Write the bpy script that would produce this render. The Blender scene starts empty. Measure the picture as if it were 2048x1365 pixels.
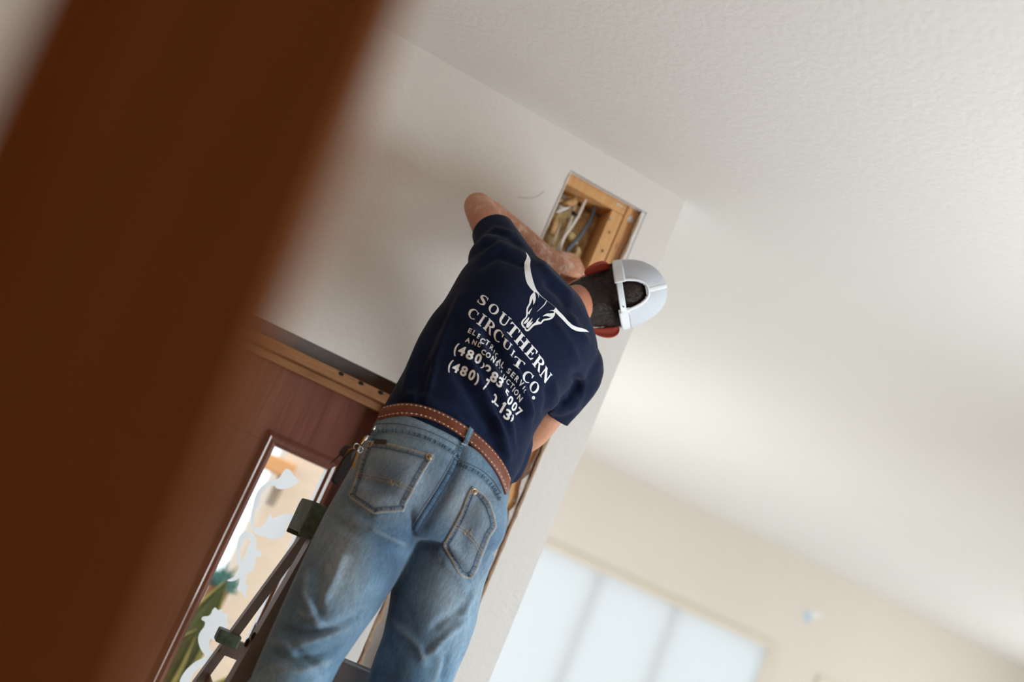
import bpy, bmesh, math, random
import numpy as np
from mathutils import Vector, Matrix, noise
from mathutils.bvhtree import BVHTree

scene = bpy.context.scene
COL = scene.collection
R = random.Random(7)

# ------------------------------------------------------------------ camera
IW, IH, FPX = 2048.0, 1365.0, 2216.0
EYE = 1.807
AX = Vector((0.86185358, 0.4378558, 0.2559115))      # world X seen by the camera (right, down, forward)
AY = Vector((-0.32609782, 0.09198025, 0.9408506))    # world Y
AZ = Vector((0.38841809, -0.89432764, 0.22205734))   # world Z
cam_d = bpy.data.cameras.new('camera')
cam = bpy.data.objects.new('camera', cam_d)
COL.objects.link(cam)
m = Matrix(((AX.x, -AX.y, -AX.z, 0), (AY.x, -AY.y, -AY.z, 0), (AZ.x, -AZ.y, -AZ.z, EYE), (0, 0, 0, 1)))
cam.matrix_world = m
cam_d.sensor_width = 36.0
cam_d.sensor_fit = 'HORIZONTAL'
cam_d.lens = FPX / IW * 36.0
cam_d.clip_start = 0.02
cam_d.dof.use_dof = True
cam_d.dof.focus_distance = 2.42
cam_d.dof.aperture_fstop = 1.35
scene.camera = cam

# ------------------------------------------------------------------ world, light, exposure
scene.view_settings.view_transform = 'Standard'
scene.view_settings.look = 'None'
scene.view_settings.gamma = 1.0
scene.view_settings.use_curve_mapping = False
scene.view_settings.exposure = 0.2
scene.cycles.use_denoising = True
scene.cycles.max_bounces = 10
scene.cycles.diffuse_bounces = 6
scene.cycles.sample_clamp_indirect = 6.0

world = bpy.data.worlds.new('world')
scene.world = world
world.use_nodes = True
bg = world.node_tree.nodes['Background']
bg.inputs[0].default_value = (0.86, 0.93, 1.0, 1)
bg.inputs[1].default_value = 1.75


def area(name, loc, target, sx, sy, power, col):
    l = bpy.data.lights.new(name, 'AREA')
    l.shape = 'RECTANGLE'
    l.size, l.size_y = sx, sy
    l.energy = power
    l.color = col
    o = bpy.data.objects.new(name, l)
    COL.objects.link(o)
    o.location = loc
    d = Vector(target) - Vector(loc)
    o.rotation_euler = d.to_track_quat('-Z', 'Y').to_euler()
    return o


area('daylight_key_window', (2.97, 0.80, 1.68), (0.0, 0.80, 1.68), 1.3, 1.3, 90, (0.92, 0.965, 1.0))
area('added_fill_left', (1.06, 5.3, 1.05), (4.0, 5.3, 1.05), 1.9, 2.3, 60, (1.0, 0.995, 0.98))  # added fill just inside an unseen opening, brightens the far ceiling
area('added_fill_right', (7.55, 5.0, 1.35), (4.0, 5.0, 1.35), 1.5, 2.4, 62, (1.0, 0.99, 0.96))  # added fill, lifts the right side of the far room
sun_d = bpy.data.lights.new('sun', 'SUN')
sun_d.energy = 3.2
sun_d.angle = 0.01
sun_d.color = (1.0, 0.95, 0.88)
sun = bpy.data.objects.new('sun', sun_d)
COL.objects.link(sun)
sun.rotation_euler = (math.radians(38), 0, 0)


# ------------------------------------------------------------------ geometry helpers


def P(px, py, Y):
    """point at depth Y on the sight line through pixel (px, py)"""
    a, b = (px - IW / 2) / FPX, (py - IH / 2) / FPX
    r = Vector((a, b, 1.0))
    d = Vector((r.dot(AX), r.dot(AY), r.dot(AZ)))
    d *= Y / d.y
    return Vector((d.x, d.y, d.z + EYE))


def pix(p):
    c = AX * p[0] + AY * p[1] + AZ * (p[2] - EYE)
    return (IW / 2 + FPX * c.x / c.z, IH / 2 + FPX * c.y / c.z)


def pix_np(co):
    c = np.outer(co[:, 0], AX) + np.outer(co[:, 1], AY) + np.outer(co[:, 2] - EYE, AZ)
    return np.stack([IW / 2 + FPX * c[:, 0] / c[:, 2], IH / 2 + FPX * c[:, 1] / c[:, 2]], 1)


CAM0 = Vector((0, 0, EYE))


def surf(bvh, px, py, lift=0.0):
    """first point of a surface on the sight line, lifted along its normal"""
    d = (P(px, py, 2.0) - CAM0).normalized()
    h, n, i, _ = bvh.ray_cast(CAM0, d)
    if h is None:
        h, n, i, dist = bvh.find_nearest(P(px, py, 2.2))
    if n.dot(d) > 0:
        n = -n
    return h + n * lift, n


def link(name, me, mat=None, parent=None, smooth=True):
    o = bpy.data.objects.new(name, me)
    COL.objects.link(o)
    if mat is not None and len(me.materials) == 0:
        me.materials.append(mat)
    if parent is not None:
        o.parent = parent
        o.matrix_parent_inverse = parent.matrix_basis.inverted()
    if smooth:
        for p in me.polygons:
            p.use_smooth = True
    return o


def obj(name, bm, mat=None, parent=None, smooth=False, autosmooth=None):
    me = bpy.data.meshes.new(name)
    bmesh.ops.recalc_face_normals(bm, faces=bm.faces[:])
    if autosmooth is not None:
        for e in bm.edges:
            if len(e.link_faces) == 2 and e.calc_face_angle(0) > autosmooth:
                e.smooth = False
        smooth = True
    bm.to_mesh(me)
    bm.free()
    return link(name, me, mat, parent, smooth)


def tag(o, label=None, cat=None, group=None, kind=None):
    if label: o['label'] = label
    if cat: o['category'] = cat
    if group: o['group'] = group
    if kind: o['kind'] = kind
    return o


def thing(name, label, cat, loc=(0, 0, 0), group=None):
    o = bpy.data.objects.new(name, None)
    COL.objects.link(o)
    o.location = loc
    o.empty_display_size = 0.05
    return tag(o, label, cat, group)


def box(bm, lo, hi, bev=0.0, mat=None):
    v = [bm.verts.new((x, y, z)) for z in (lo[2], hi[2]) for y in (lo[1], hi[1]) for x in (lo[0], hi[0])]
    fs = []
    for q in ((0, 2, 3, 1), (4, 5, 7, 6), (0, 1, 5, 4), (2, 6, 7, 3), (0, 4, 6, 2), (1, 3, 7, 5)):
        fs.append(bm.faces.new([v[i] for i in q]))
    if bev > 0:
        es = list({e for f in fs for e in f.edges})
        r = bmesh.ops.bevel(bm, geom=es, offset=bev, segments=2, profile=0.5, affect='EDGES')
    if mat is not None:
        bmesh.ops.transform(bm, matrix=mat, verts=v)
    return v


def boxo(name, lo, hi, mat, parent=None, bev=0.0):
    bm = bmesh.new()
    box(bm, lo, hi, bev)
    return obj(name, bm, mat, parent)


def basis(d, hint=Vector((0, 0, 1))):
    d = d.normalized()
    if abs(d.dot(hint)) > 0.96:
        hint = Vector((1, 0, 0))
    u = hint.cross(d).normalized()
    return u, d.cross(u)


def loft(bm, rings, cap=True, closed=True):
    vr = [[bm.verts.new(p) for p in r] for r in rings]
    n = len(vr[0])
    for a, b in zip(vr[:-1], vr[1:]):
        for i in range(n if closed else n - 1):
            j = (i + 1) % n
            bm.faces.new((a[i], a[j], b[j], b[i]))
    if cap and closed:
        bm.faces.new(vr[0][::-1])
        bm.faces.new(vr[-1])
    return vr


def sring(c, U, V, n=40, p=2.0):
    """superellipse ring with half axes U and V"""
    out = []
    for i in range(n):
        t = 2 * math.pi * i / n
        ct, st = math.cos(t), math.sin(t)
        out.append(c + U * (abs(ct) ** (2 / p) * (1 if ct >= 0 else -1)) + V * (abs(st) ** (2 / p) * (1 if st >= 0 else -1)))
    return out


def tube(bm, pts, rad, n=10, cap=True, hint=Vector((0, 0, 1)), flat=1.0):
    pts = [Vector(p) for p in pts]
    rings = []
    u = None
    for i, p in enumerate(pts):
        d = (pts[min(i + 1, len(pts) - 1)] - pts[max(i - 1, 0)])
        if u is None:
            u, v = basis(d, hint)
        else:
            dn = d.normalized()
            u = (u - dn * u.dot(dn)).normalized()
            v = dn.cross(u)
        r = rad[i] if isinstance(rad, (list, tuple)) else rad
        rings.append([p + u * (r * math.cos(2 * math.pi * k / n)) + v * (r * flat * math.sin(2 * math.pi * k / n)) for k in range(n)])
    loft(bm, rings, cap)


def smooth_path(pts, sub=6):
    pts = [Vector(p) for p in pts]
    out = []
    for i in range(len(pts) - 1):
        p0, p1, p2, p3 = pts[max(i - 1, 0)], pts[i], pts[i + 1], pts[min(i + 2, len(pts) - 1)]
        for k in range(sub):
            t = k / sub
            out.append(0.5 * ((2 * p1) + (p2 - p0) * t + (2 * p0 - 5 * p1 + 4 * p2 - p3) * t * t + (3 * p1 - p0 - 3 * p2 + p3) * t ** 3))
    out.append(pts[-1])
    return out


def ellipsoid(bm, c, ax, ay, az, nu=20, nv=14):
    rings = []
    top = bm.verts.new(c + az)
    bot = bm.verts.new(c - az)
    for j in range(1, nv):
        th = math.pi * j / nv
        rings.append([bm.verts.new(c + az * math.cos(th) + (ax * math.cos(2 * math.pi * i / nu) + ay * math.sin(2 * math.pi * i / nu)) * math.sin(th)) for i in range(nu)])
    for i in range(nu):
        j = (i + 1) % nu
        bm.faces.new((top, rings[0][i], rings[0][j]))
        bm.faces.new((bot, rings[-1][j], rings[-1][i]))
        for a, b in zip(rings[:-1], rings[1:]):
            bm.faces.new((a[i], b[i], b[j], a[j]))


def remesh(bm, voxel, iters=4, factor=0.5, dec=None):
    """join overlapping closed shapes into one continuous skin"""
    bmesh.ops.recalc_face_normals(bm, faces=bm.faces[:])
    me = bpy.data.meshes.new('tmp')
    bm.to_mesh(me)
    bm.free()
    o = bpy.data.objects.new('tmp', me)
    COL.objects.link(o)
    r = o.modifiers.new('r', 'REMESH')
    r.mode = 'VOXEL'
    r.voxel_size = voxel
    s = o.modifiers.new('s', 'SMOOTH')
    s.factor = factor
    s.iterations = iters
    dg = bpy.context.evaluated_depsgraph_get()
    dg.update()
    out = bpy.data.meshes.new_from_object(o.evaluated_get(dg), depsgraph=dg)
    bpy.data.objects.remove(o)
    bpy.data.meshes.remove(me)
    return out


def mesh_np(me):
    n = len(me.vertices)
    co = np.empty(n * 3)
    me.vertices.foreach_get('co', co)
    no = np.empty(n * 3)
    me.vertices.foreach_get('normal', no)
    return co.reshape(n, 3), no.reshape(n, 3)


def set_np(me, co):
    me.vertices.foreach_set('co', co.ravel())
    me.update()


def bvh_of(me):
    return BVHTree.FromPolygons([v.co[:] for v in me.vertices], [p.vertices[:] for p in me.polygons])


def seg_dist(uv, poly):
    """distance of each uv to a polyline, with side sign and position along it"""
    best = np.full(len(uv), 1e9)
    sgn = np.zeros(len(uv))
    par = np.zeros(len(uv))
    n = len(poly) - 1
    for i in range(n):
        a, b = np.array(poly[i], float), np.array(poly[i + 1], float)
        d = b - a
        L2 = d @ d
        t = np.clip(((uv - a) @ d) / L2, 0, 1)
        q = uv - (a + t[:, None] * d)
        dist = np.hypot(q[:, 0], q[:, 1])
        s = d[0] * q[:, 1] - d[1] * q[:, 0]
        k = dist < best
        best[k] = dist[k]
        sgn[k] = np.sign(s[k])
        par[k] = (i + t[k]) / n
    return best, sgn, par


def folds(me, flist):
    """press cloth folds into a mesh: each fold is a line on the cloth, a height, a width and an optional sharp side"""
    co, no = mesh_np(me)
    uv = pix_np(co)
    view = co - np.array([0, 0, EYE])
    face = np.einsum('ij,ij->i', no, view) < 0
    disp = np.zeros(len(co))
    for f in flist:
        poly, amp, w = f[0], f[1], f[2]
        asym = f[3] if len(f) > 3 else 0.0
        d, s, t = seg_dist(uv, poly)
        ww = w * (1 + asym * s)
        ends = np.clip(np.minimum(t, 1 - t) * 6, 0, 1)
        ends = ends * ends * (3 - 2 * ends)
        disp += amp * np.exp(-(d / ww) ** 2) * (0.15 + 0.85 * ends)
    disp *= face
    set_np(me, co + no * disp[:, None])


def ribbon(bm, bvh, pts, w, lift, th=0.0012, sub=5, curve=True):
    """flat strip of width w (metres) lying on a surface along a line of pixels"""
    path = smooth_path([Vector((p[0], p[1], 0)) for p in pts], sub) if curve else [Vector((p[0], p[1], 0)) for p in pts]
    prs = [surf(bvh, p.x, p.y) for p in path]
    rings = []
    for i, (p, n) in enumerate(prs):
        d = (prs[min(i + 1, len(prs) - 1)][0] - prs[max(i - 1, 0)][0]).normalized()
        s = n.cross(d).normalized() * (w / 2)
        a = p + n * (lift + th)
        b = p + n * (lift - 0.001)
        rings.append([b - s * 1.05, a - s * 0.8, a + s * 0.8, b + s * 1.05])
    loft(bm, rings)


def dashes(bm, bvh, pts, w, ln, gap, lift, sub=6, curve=True, th=0.0008):
    """a row of single stitches"""
    path = smooth_path([Vector((p[0], p[1], 0)) for p in pts], sub) if curve else [Vector((p[0], p[1], 0)) for p in pts]
    prs = [surf(bvh, p.x, p.y) for p in path]
    acc, on = 0.0, True
    cur = [prs[0]]
    todo = ln
    for (p0, n0), (p1, n1) in zip(prs[:-1], prs[1:]):
        seg = (p1 - p0).length
        pos = 0.0
        if seg < 1e-7:
            continue
        while pos + todo < seg:
            pos += todo
            q = p0.lerp(p1, pos / seg), n0.lerp(n1, pos / seg).normalized()
            if on:
                cur.append(q)
                _stitch(bm, cur[0], cur[-1], w, lift, th)
                todo = gap
            else:
                cur = [q]
                todo = ln
            on = not on
        todo -= seg - pos


def _stitch(bm, a, b, w, lift, th):
    d = (b[0] - a[0]).normalized()
    s = a[1].cross(d).normalized() * (w / 2)
    r = []
    for (p, n) in (a, b):
        r.append([p + n * (lift - 0.0006) - s, p + n * (lift + th) - s * 0.5, p + n * (lift + th) + s * 0.5, p + n * (lift - 0.0006) + s])
    loft(bm, r)


def inside(poly, x, y):
    c = False
    n = len(poly)
    j = n - 1
    for i in range(n):
        xi, yi = poly[i]
        xj, yj = poly[j]
        if (yi > y) != (yj > y) and x < (xj - xi) * (y - yi) / (yj - yi) + xi:
            c = not c
        j = i
    return c


def tri_poly(loops):
    """triangulate a filled outline with holes (2-D) -> verts, tris"""
    bm = bmesh.new()
    es = []
    for lp in loops:
        vs = [bm.verts.new((x, y, 0)) for x, y in lp]
        for i in range(len(vs)):
            es.append(bm.edges.new((vs[i], vs[(i + 1) % len(vs)])))
    bmesh.ops.triangle_fill(bm, use_beauty=True, use_dissolve=False, edges=es)
    return bm


def lay_on(bm, bvh, lift, sub_len=None, th=0.0):
    """carry a flat pixel-space mesh on to a surface (same sight lines), lifted off it, with thickness"""
    if sub_len:
        for _ in range(5):
            es = [e for e in bm.edges if e.calc_length() > sub_len]
            if not es:
                break
            bmesh.ops.subdivide_edges(bm, edges=es, cuts=1, use_grid_fill=False)
            bmesh.ops.triangulate(bm, faces=bm.faces[:])
    ns = {}
    for v in bm.verts:
        p, n = surf(bvh, v.co.x, v.co.y)
        ns[v] = (p, n)
    for v in bm.verts:
        p, n = ns[v]
        v.co = p + n * (lift + th)
    if th > 0:
        bnd = [e for e in bm.edges if len(e.link_faces) == 1]
        r = bmesh.ops.extrude_edge_only(bm, edges=bnd)
        nv = [g for g in r['geom'] if isinstance(g, bmesh.types.BMVert)]
        for v in nv:
            h, n, i, d = bvh.find_nearest(v.co)
            v.co = h - n * 0.0006 if (v.co - h).length < 0.02 else v.co
    return bm
# ------------------------------------------------------------------ materials


class NT:
    def __init__(self, name):
        self.m = bpy.data.materials.new(name)
        self.m.use_nodes = True
        self.t = self.m.node_tree
        self.b = self.t.nodes['Principled BSDF']
        self.out = self.t.nodes['Material Output']
        self.co = self.t.nodes.new('ShaderNodeTexCoord').outputs['Object']

    def n(self, typ, **kw):
        nd = self.t.nodes.new(typ)
        for k, v in kw.items():
            if k in nd.inputs:
                if hasattr(v, 'is_output') or isinstance(v, bpy.types.NodeSocket):
                    self.t.links.new(v, nd.inputs[k])
                else:
                    nd.inputs[k].default_value = v
            else:
                setattr(nd, k, v)
        return nd

    def link(self, a, b):
        self.t.links.new(a, b)

    def mapping(self, scale=(1, 1, 1), rot=(0, 0, 0)):
        mp = self.n('ShaderNodeMapping')
        mp.inputs['Scale'].default_value = scale
        mp.inputs['Rotation'].default_value = rot
        self.link(self.co, mp.inputs['Vector'])
        return mp.outputs[0]

    def noise(self, scale, detail=3.0, rough=0.55, vec=None, dist=0.0):
        nd = self.n('ShaderNodeTexNoise')
        nd.inputs['Scale'].default_value = scale
        nd.inputs['Detail'].default_value = detail
        nd.inputs['Roughness'].default_value = rough
        nd.inputs['Distortion'].default_value = dist
        self.link(vec if vec is not None else self.co, nd.inputs['Vector'])
        return nd.outputs['Fac']

    def ramp(self, fac, stops):
        nd = self.n('ShaderNodeValToRGB')
        el = nd.color_ramp.elements
        while len(el) < len(stops):
            el.new(0.5)
        for e, (p, c) in zip(el, stops):
            e.position = p
            e.color = (c[0], c[1], c[2], 1)
        self.link(fac, nd.inputs[0])
        return nd.outputs[0]

    def mix(self, fac, a, b, mode='MIX'):
        nd = self.n('ShaderNodeMix', data_type='RGBA', blend_type=mode)
        for s, v in ((0, fac), (6, a), (7, b)):
            if isinstance(v, bpy.types.NodeSocket):
                self.link(v, nd.inputs[s])
            elif s == 0:
                nd.inputs[0].default_value = v
            else:
                nd.inputs[s].default_value = (v[0], v[1], v[2], 1)
        return nd.outputs[2]

    def bump(self, h, strength, dist=0.01, normal=None):
        nd = self.n('ShaderNodeBump')
        nd.inputs['Strength'].default_value = strength
        nd.inputs['Distance'].default_value = dist
        self.link(h, nd.inputs['Height'])
        if normal is not None:
            self.link(normal, nd.inputs['Normal'])
        return nd.outputs[0]

    def set(self, col=None, rough=None, metal=None, normal=None, spec=None, sheen=None):
        b = self.b
        if col is not None:
            if isinstance(col, bpy.types.NodeSocket):
                self.link(col, b.inputs['Base Color'])
            else:
                b.inputs['Base Color'].default_value = (*col, 1)
        if rough is not None:
            if isinstance(rough, bpy.types.NodeSocket):
                self.link(rough, b.inputs['Roughness'])
            else:
                b.inputs['Roughness'].default_value = rough
        if metal is not None: b.inputs['Metallic'].default_value = metal
        if spec is not None: b.inputs['Specular IOR Level'].default_value = spec
        if sheen is not None: b.inputs['Sheen Weight'].default_value = sheen
        if normal is not None: self.link(normal, b.inputs['Normal'])
        return self.m


def C(r, g, b):
    """sRGB 0-255 -> linear"""
    f = lambda c: c / 12.92 if c <= 0.04045 else ((c + 0.055) / 1.055) ** 2.4
    return tuple(f(v / 255) for v in (r, g, b))


def plain(name, col, rough=0.5, metal=0.0, var=0.06, scale=30, bump=0.0, spec=0.5):
    t = NT(name)
    f = t.noise(scale, 4)
    c = t.ramp(f, [(0.3, [max(0, v * (1 - var)) for v in col]), (0.7, [min(1, v * (1 + var)) for v in col])])
    nrm = t.bump(f, bump, 0.004) if bump else None
    return t.set(c, rough, metal, nrm, spec)


def wood(name, c1, c2, c3, scale=(60, 60, 4), rough=0.5, bump=0.15):
    t = NT(name)
    v = t.mapping(scale)
    f = t.noise(1.0, 5, 0.6, v, 0.6)
    g = t.noise(3.0, 2, 0.5, v, 0.2)
    c = t.ramp(f, [(0.25, c1), (0.5, c2), (0.78, c3)])
    c = t.mix(0.25, c, t.ramp(g, [(0.3, c1), (0.7, c3)]))
    return t.set(c, rough, 0, t.bump(f, bump, 0.003))


def plaster(name, col, bump=0.35, scale=55):
    t = NT(name)
    a = t.noise(scale, 3, 0.5)
    b = t.noise(scale * 0.35, 2, 0.5)
    h = t.ramp(a, [(0.35, (0, 0, 0)), (0.62, (1, 1, 1))])
    h2 = t.mix(0.35, h, b)
    big = t.noise(1.5, 2)
    c = t.ramp(big, [(0.3, [v * 0.985 for v in col]), (0.7, col)])
    return t.set(c, 0.75, 0, t.bump(h2, bump, 0.0025), 0.25)


M = {}
M['wall'] = plaster('wall_paint', (0.745, 0.735, 0.715), 0.22, 85)
M['ceiling'] = plaster('ceiling_paint', (0.80, 0.795, 0.78), 0.22, 60)
M['room_wall'] = plaster('tan_room_wall', (0.44, 0.235, 0.11), 0.2, 70)  # unseen walls, coloured brown and set close to bounce warm fill
M['far_wall'] = plaster('far_wall_paint', (0.74, 0.70, 0.645), 0.15, 60)
M['trim_white'] = plain('cream_trim', (0.72, 0.66, 0.58), 0.45, 0, 0.02, 8)
M['gypsum'] = plain('gypsum_edge', (0.62, 0.60, 0.57), 0.9, 0, 0.15, 120, 0.4)
M['paper'] = plain('drywall_paper', (0.33, 0.22, 0.14), 0.9, 0, 0.2, 90, 0.4)
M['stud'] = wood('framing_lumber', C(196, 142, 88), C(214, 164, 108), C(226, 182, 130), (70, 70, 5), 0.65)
M['stud_dark'] = wood('framing_lumber_dark', C(120, 78, 40), C(142, 94, 52), C(160, 110, 66), (70, 70, 5), 0.7)  # darker tone of the lumber, for set-back pieces and plant stems
M['header'] = wood('door_jamb_wood', C(118, 76, 44), C(150, 104, 66), C(172, 130, 92), (5, 60, 60), 0.5)
M['door'] = wood('mahogany_door', C(96, 54, 42), C(120, 74, 62), C(134, 88, 76), (60, 60, 3), 0.32, 0.08)
M['door'].node_tree.nodes['Principled BSDF'].inputs['Coat Weight'].default_value = 0.7
M['door'].node_tree.nodes['Principled BSDF'].inputs['Coat Roughness'].default_value = 0.28
M['post'] = wood('brown_stained_wood', C(106, 65, 32), C(120, 74, 37), C(132, 82, 42), (40, 40, 2), 0.85, 0.05)
M['post'].node_tree.nodes['Principled BSDF'].inputs['Specular IOR Level'].default_value = 0.15
M['floor'] = wood('pale_floor', C(146, 143, 138), C(160, 157, 152), C(172, 169, 164), (3, 40, 40), 0.5)
M['alu'] = plain('dull_aluminium', (0.21, 0.165, 0.135), 0.45, 0.55, 0.12, 25, 0.05)
M['alu_step'] = plain('blue_grey_metal', (0.46, 0.51, 0.57), 0.4, 0.25, 0.10, 25)
M['green'] = plain('worn_green_plastic', (0.075, 0.115, 0.075), 0.6, 0, 0.45, 60, 0.3)
M['green_b'] = plain('bright_green_plastic', (0.01, 0.17, 0.11), 0.5)
M['black'] = plain('black_plastic', (0.010, 0.009, 0.009), 0.6, 0, 0.06, 30, 0, 0.25)
M['brass'] = plain('worn_brass', (0.36, 0.22, 0.08), 0.35, 0.9, 0.2)
M['steel'] = plain('steel', (0.55, 0.54, 0.52), 0.3, 0.95, 0.1)
M['rivet'] = plain('antique_rivet', (0.20, 0.15, 0.10), 0.35, 0.9, 0.2, 200)
M['rivet_ring'] = plain('rivet_rim', (0.55, 0.46, 0.33), 0.35, 0.8, 0.2, 200)
M['stucco'] = plaster('outdoor_stucco', (0.66, 0.54, 0.44), 0.8, 18)
M['concrete'] = plain('concrete', (0.5, 0.47, 0.43), 0.9, 0, 0.1, 10)
M['leaf'] = plain('agave_leaf', (0.14, 0.17, 0.055), 0.5, 0, 0.3, 14)
M['leaf_edge'] = plain('agave_leaf_edge', (0.62, 0.55, 0.16), 0.5, 0, 0.2, 14)
M['leaf_teal'] = plain('blue_palm_leaf', (0.12, 0.32, 0.29), 0.5, 0, 0.3, 14)
M['eave'] = plain('orange_eave', (0.62, 0.32, 0.14), 0.8)
M['cable_w'] = plain('white_cable', (0.66, 0.60, 0.54), 0.4, 0, 0.05)
M['cable_g'] = plain('grey_cable', (0.10, 0.13, 0.17), 0.4, 0, 0.05)
M['kraft'] = plain('kraft_paper', (0.46, 0.27, 0.12), 0.8, 0, 0.25, 40, 0.3)
M['white_print'] = plain('white_ink', (0.86, 0.90, 0.94), 0.7, 0, 0.06, 160)
M['tape'] = plain('pale_blue_tape', (0.42, 0.60, 0.78), 0.7)
M['tape_w'] = plain('white_tape', (0.82, 0.84, 0.86), 0.7)
M['thread'] = plain('tan_thread', (0.50, 0.42, 0.32), 0.8, 0, 0.25, 300)
M['thread_dk'] = plain('dark_thread', (0.05, 0.065, 0.09), 0.8, 0, 0.25, 300)
M['thread_w'] = plain('white_thread', (0.78, 0.72, 0.62), 0.7, 0, 0.1, 300)
M['thread_blue'] = plain('pale_blue_thread', (0.30, 0.38, 0.46), 0.8, 0, 0.3, 300)
M['sole'] = plain('rubber_sole', (0.05, 0.045, 0.04), 0.8)
M['boot'] = plain('brown_boot_leather', (0.16, 0.09, 0.05), 0.6, 0, 0.2, 30, 0.2)
M['cap_white'] = plain('white_cotton', (0.70, 0.73, 0.78), 0.8, 0, 0.04, 200, 0.1)
M['cap_strap'] = plain('white_plastic_strap', (0.66, 0.73, 0.78), 0.45, 0, 0.02)
M['cap_front'] = plain('dark_cap_front', (0.03, 0.03, 0.04), 0.8, 0, 0.1, 100)
M['cap_brown'] = plain('brown_cap_button', (0.15, 0.075, 0.045), 0.7)
M['leather_dk'] = plain('dark_leather', (0.030, 0.022, 0.018), 0.6, 0, 0.2, 60)


def mat_belt():
    t = NT('brown_belt_leather')
    f = t.noise(70, 5, 0.6)
    g = t.noise(14, 3)
    c = t.ramp(f, [(0.25, C(88, 42, 24)), (0.55, C(114, 56, 33)), (0.8, C(134, 72, 46))])
    c = t.mix(0.4, c, t.ramp(g, [(0.3, C(82, 38, 22)), (0.7, C(128, 68, 43))]))
    return t.set(c, 0.5, 0, t.bump(f, 0.35, 0.001))


M['belt'] = mat_belt()


def mat_denim(name='faded_denim', dark=1.0):
    t = NT(name)
    tw = t.n('ShaderNodeTexWave', wave_type='BANDS', bands_direction='DIAGONAL')
    tw.inputs['Scale'].default_value = 320
    tw.inputs['Distortion'].default_value = 1.5
    t.link(t.co, tw.inputs['Vector'])
    v = t.mapping((1, 1, 0.25))
    fine = t.noise(420, 2, 0.6, v)
    slub = t.noise(150, 4, 0.7, t.mapping((1.6, 1.6, 0.18)))
    fade = t.noise(5.5, 4, 0.55)
    c = t.ramp(fade, [(0.30, [x * dark for x in C(66, 95, 124)]), (0.52, [x * dark for x in C(102, 135, 160)]), (0.72, [x * dark for x in C(144, 172, 192)])])
    at = t.n('ShaderNodeAttribute', attribute_name='wear')
    c = t.mix(at.outputs['Fac'], c, [x * dark for x in C(170, 182, 188)])
    at2 = t.n('ShaderNodeAttribute', attribute_name='dark_tone')
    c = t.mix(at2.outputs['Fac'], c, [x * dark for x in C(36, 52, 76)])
    c = t.mix(0.34, c, t.ramp(slub, [(0.3, (0.02, 0.05, 0.10)), (0.7, (0.50, 0.56, 0.62))]), 'OVERLAY')
    c = t.mix(0.25, c, t.ramp(fine, [(0.3, (0.1, 0.1, 0.1)), (0.7, (0.9, 0.9, 0.9))]), 'OVERLAY')
    h = t.mix(0.5, tw.outputs['Fac'], fine)
    return t.set(c, 0.85, 0, t.bump(h, 0.25, 0.0008), 0.2, 0.15)


M['denim'] = mat_denim()
M['denim_seam'] = mat_denim('faded_denim_seam', 0.80)


def mat_shirt():
    t = NT('navy_cotton')
    f = t.noise(500, 2)
    g = t.noise(9, 3)
    c = t.ramp(g, [(0.3, C(11, 22, 46)), (0.7, C(16, 29, 57))])
    c = t.mix(0.2, c, t.ramp(f, [(0.3, (0.0, 0.0, 0.0)), (0.7, (1, 1, 1))]), 'OVERLAY')
    fold = t.noise(7, 3, 0.5, t.mapping((1.0, 1.0, 1.0)), 0.8)
    n0 = t.bump(fold, 0.35, 0.02)
    return t.set(c, 0.85, 0, t.bump(f, 0.15, 0.0006, n0), 0.10, 0.06)


M['shirt'] = mat_shirt()


def mat_skin():
    t = NT('skin')
    f = t.noise(16, 4, 0.6)
    c = t.ramp(f, [(0.3, C(176, 120, 92)), (0.7, C(200, 146, 118))])
    at = t.n('ShaderNodeAttribute', attribute_name='flush')
    c = t.mix(at.outputs['Fac'], c, C(172, 62, 48))
    # plaster dust on forearm and hand
    d = t.noise(26, 6, 0.7, t.mapping((1.0, 1.0, 1.0)), 1.2)
    at2 = t.n('ShaderNodeAttribute', attribute_name='dust')
    dm = t.ramp(d, [(0.50, (0, 0, 0)), (0.66, (1, 1, 1))])
    mul = t.n('ShaderNodeMath', operation='MULTIPLY')
    t.link(dm, mul.inputs[0])
    t.link(at2.outputs['Fac'], mul.inputs[1])
    c = t.mix(mul.outputs[0], c, C(232, 214, 204))
    t.b.inputs['Subsurface Weight'].default_value = 0.12
    t.b.inputs['Subsurface Radius'].default_value = (0.012, 0.005, 0.003)
    t.b.inputs['Subsurface Scale'].default_value = 0.5
    fine = t.noise(300, 3)
    return t.set(c, 0.5, 0, t.bump(fine, 0.12, 0.001), 0.4)


M['skin'] = mat_skin()


def mat_hair():
    t = NT('dark_brown_hair')
    f = t.noise(120, 3)
    c = t.ramp(f, [(0.3, C(30, 22, 20)), (0.7, C(58, 46, 42))])
    return t.set(c, 0.55, 0, t.bump(f, 0.5, 0.002), 0.4)


M['hair'] = mat_hair()


def mat_mesh():
    """open-weave cap mesh: holes put in as darker cells and bump, not cut through"""
    t = NT('white_cap_mesh')
    v = t.n('ShaderNodeTexVoronoi', feature='DISTANCE_TO_EDGE')
    v.inputs['Scale'].default_value = 420
    t.link(t.co, v.inputs['Vector'])
    c = t.ramp(v.outputs['Distance'], [(0.15, (0.55, 0.59, 0.66)), (0.5, (0.30, 0.35, 0.42))])
    return t.set(c, 0.7, 0, t.bump(v.outputs['Distance'], 0.5, 0.001))


M['cap_mesh'] = mat_mesh()


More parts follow.
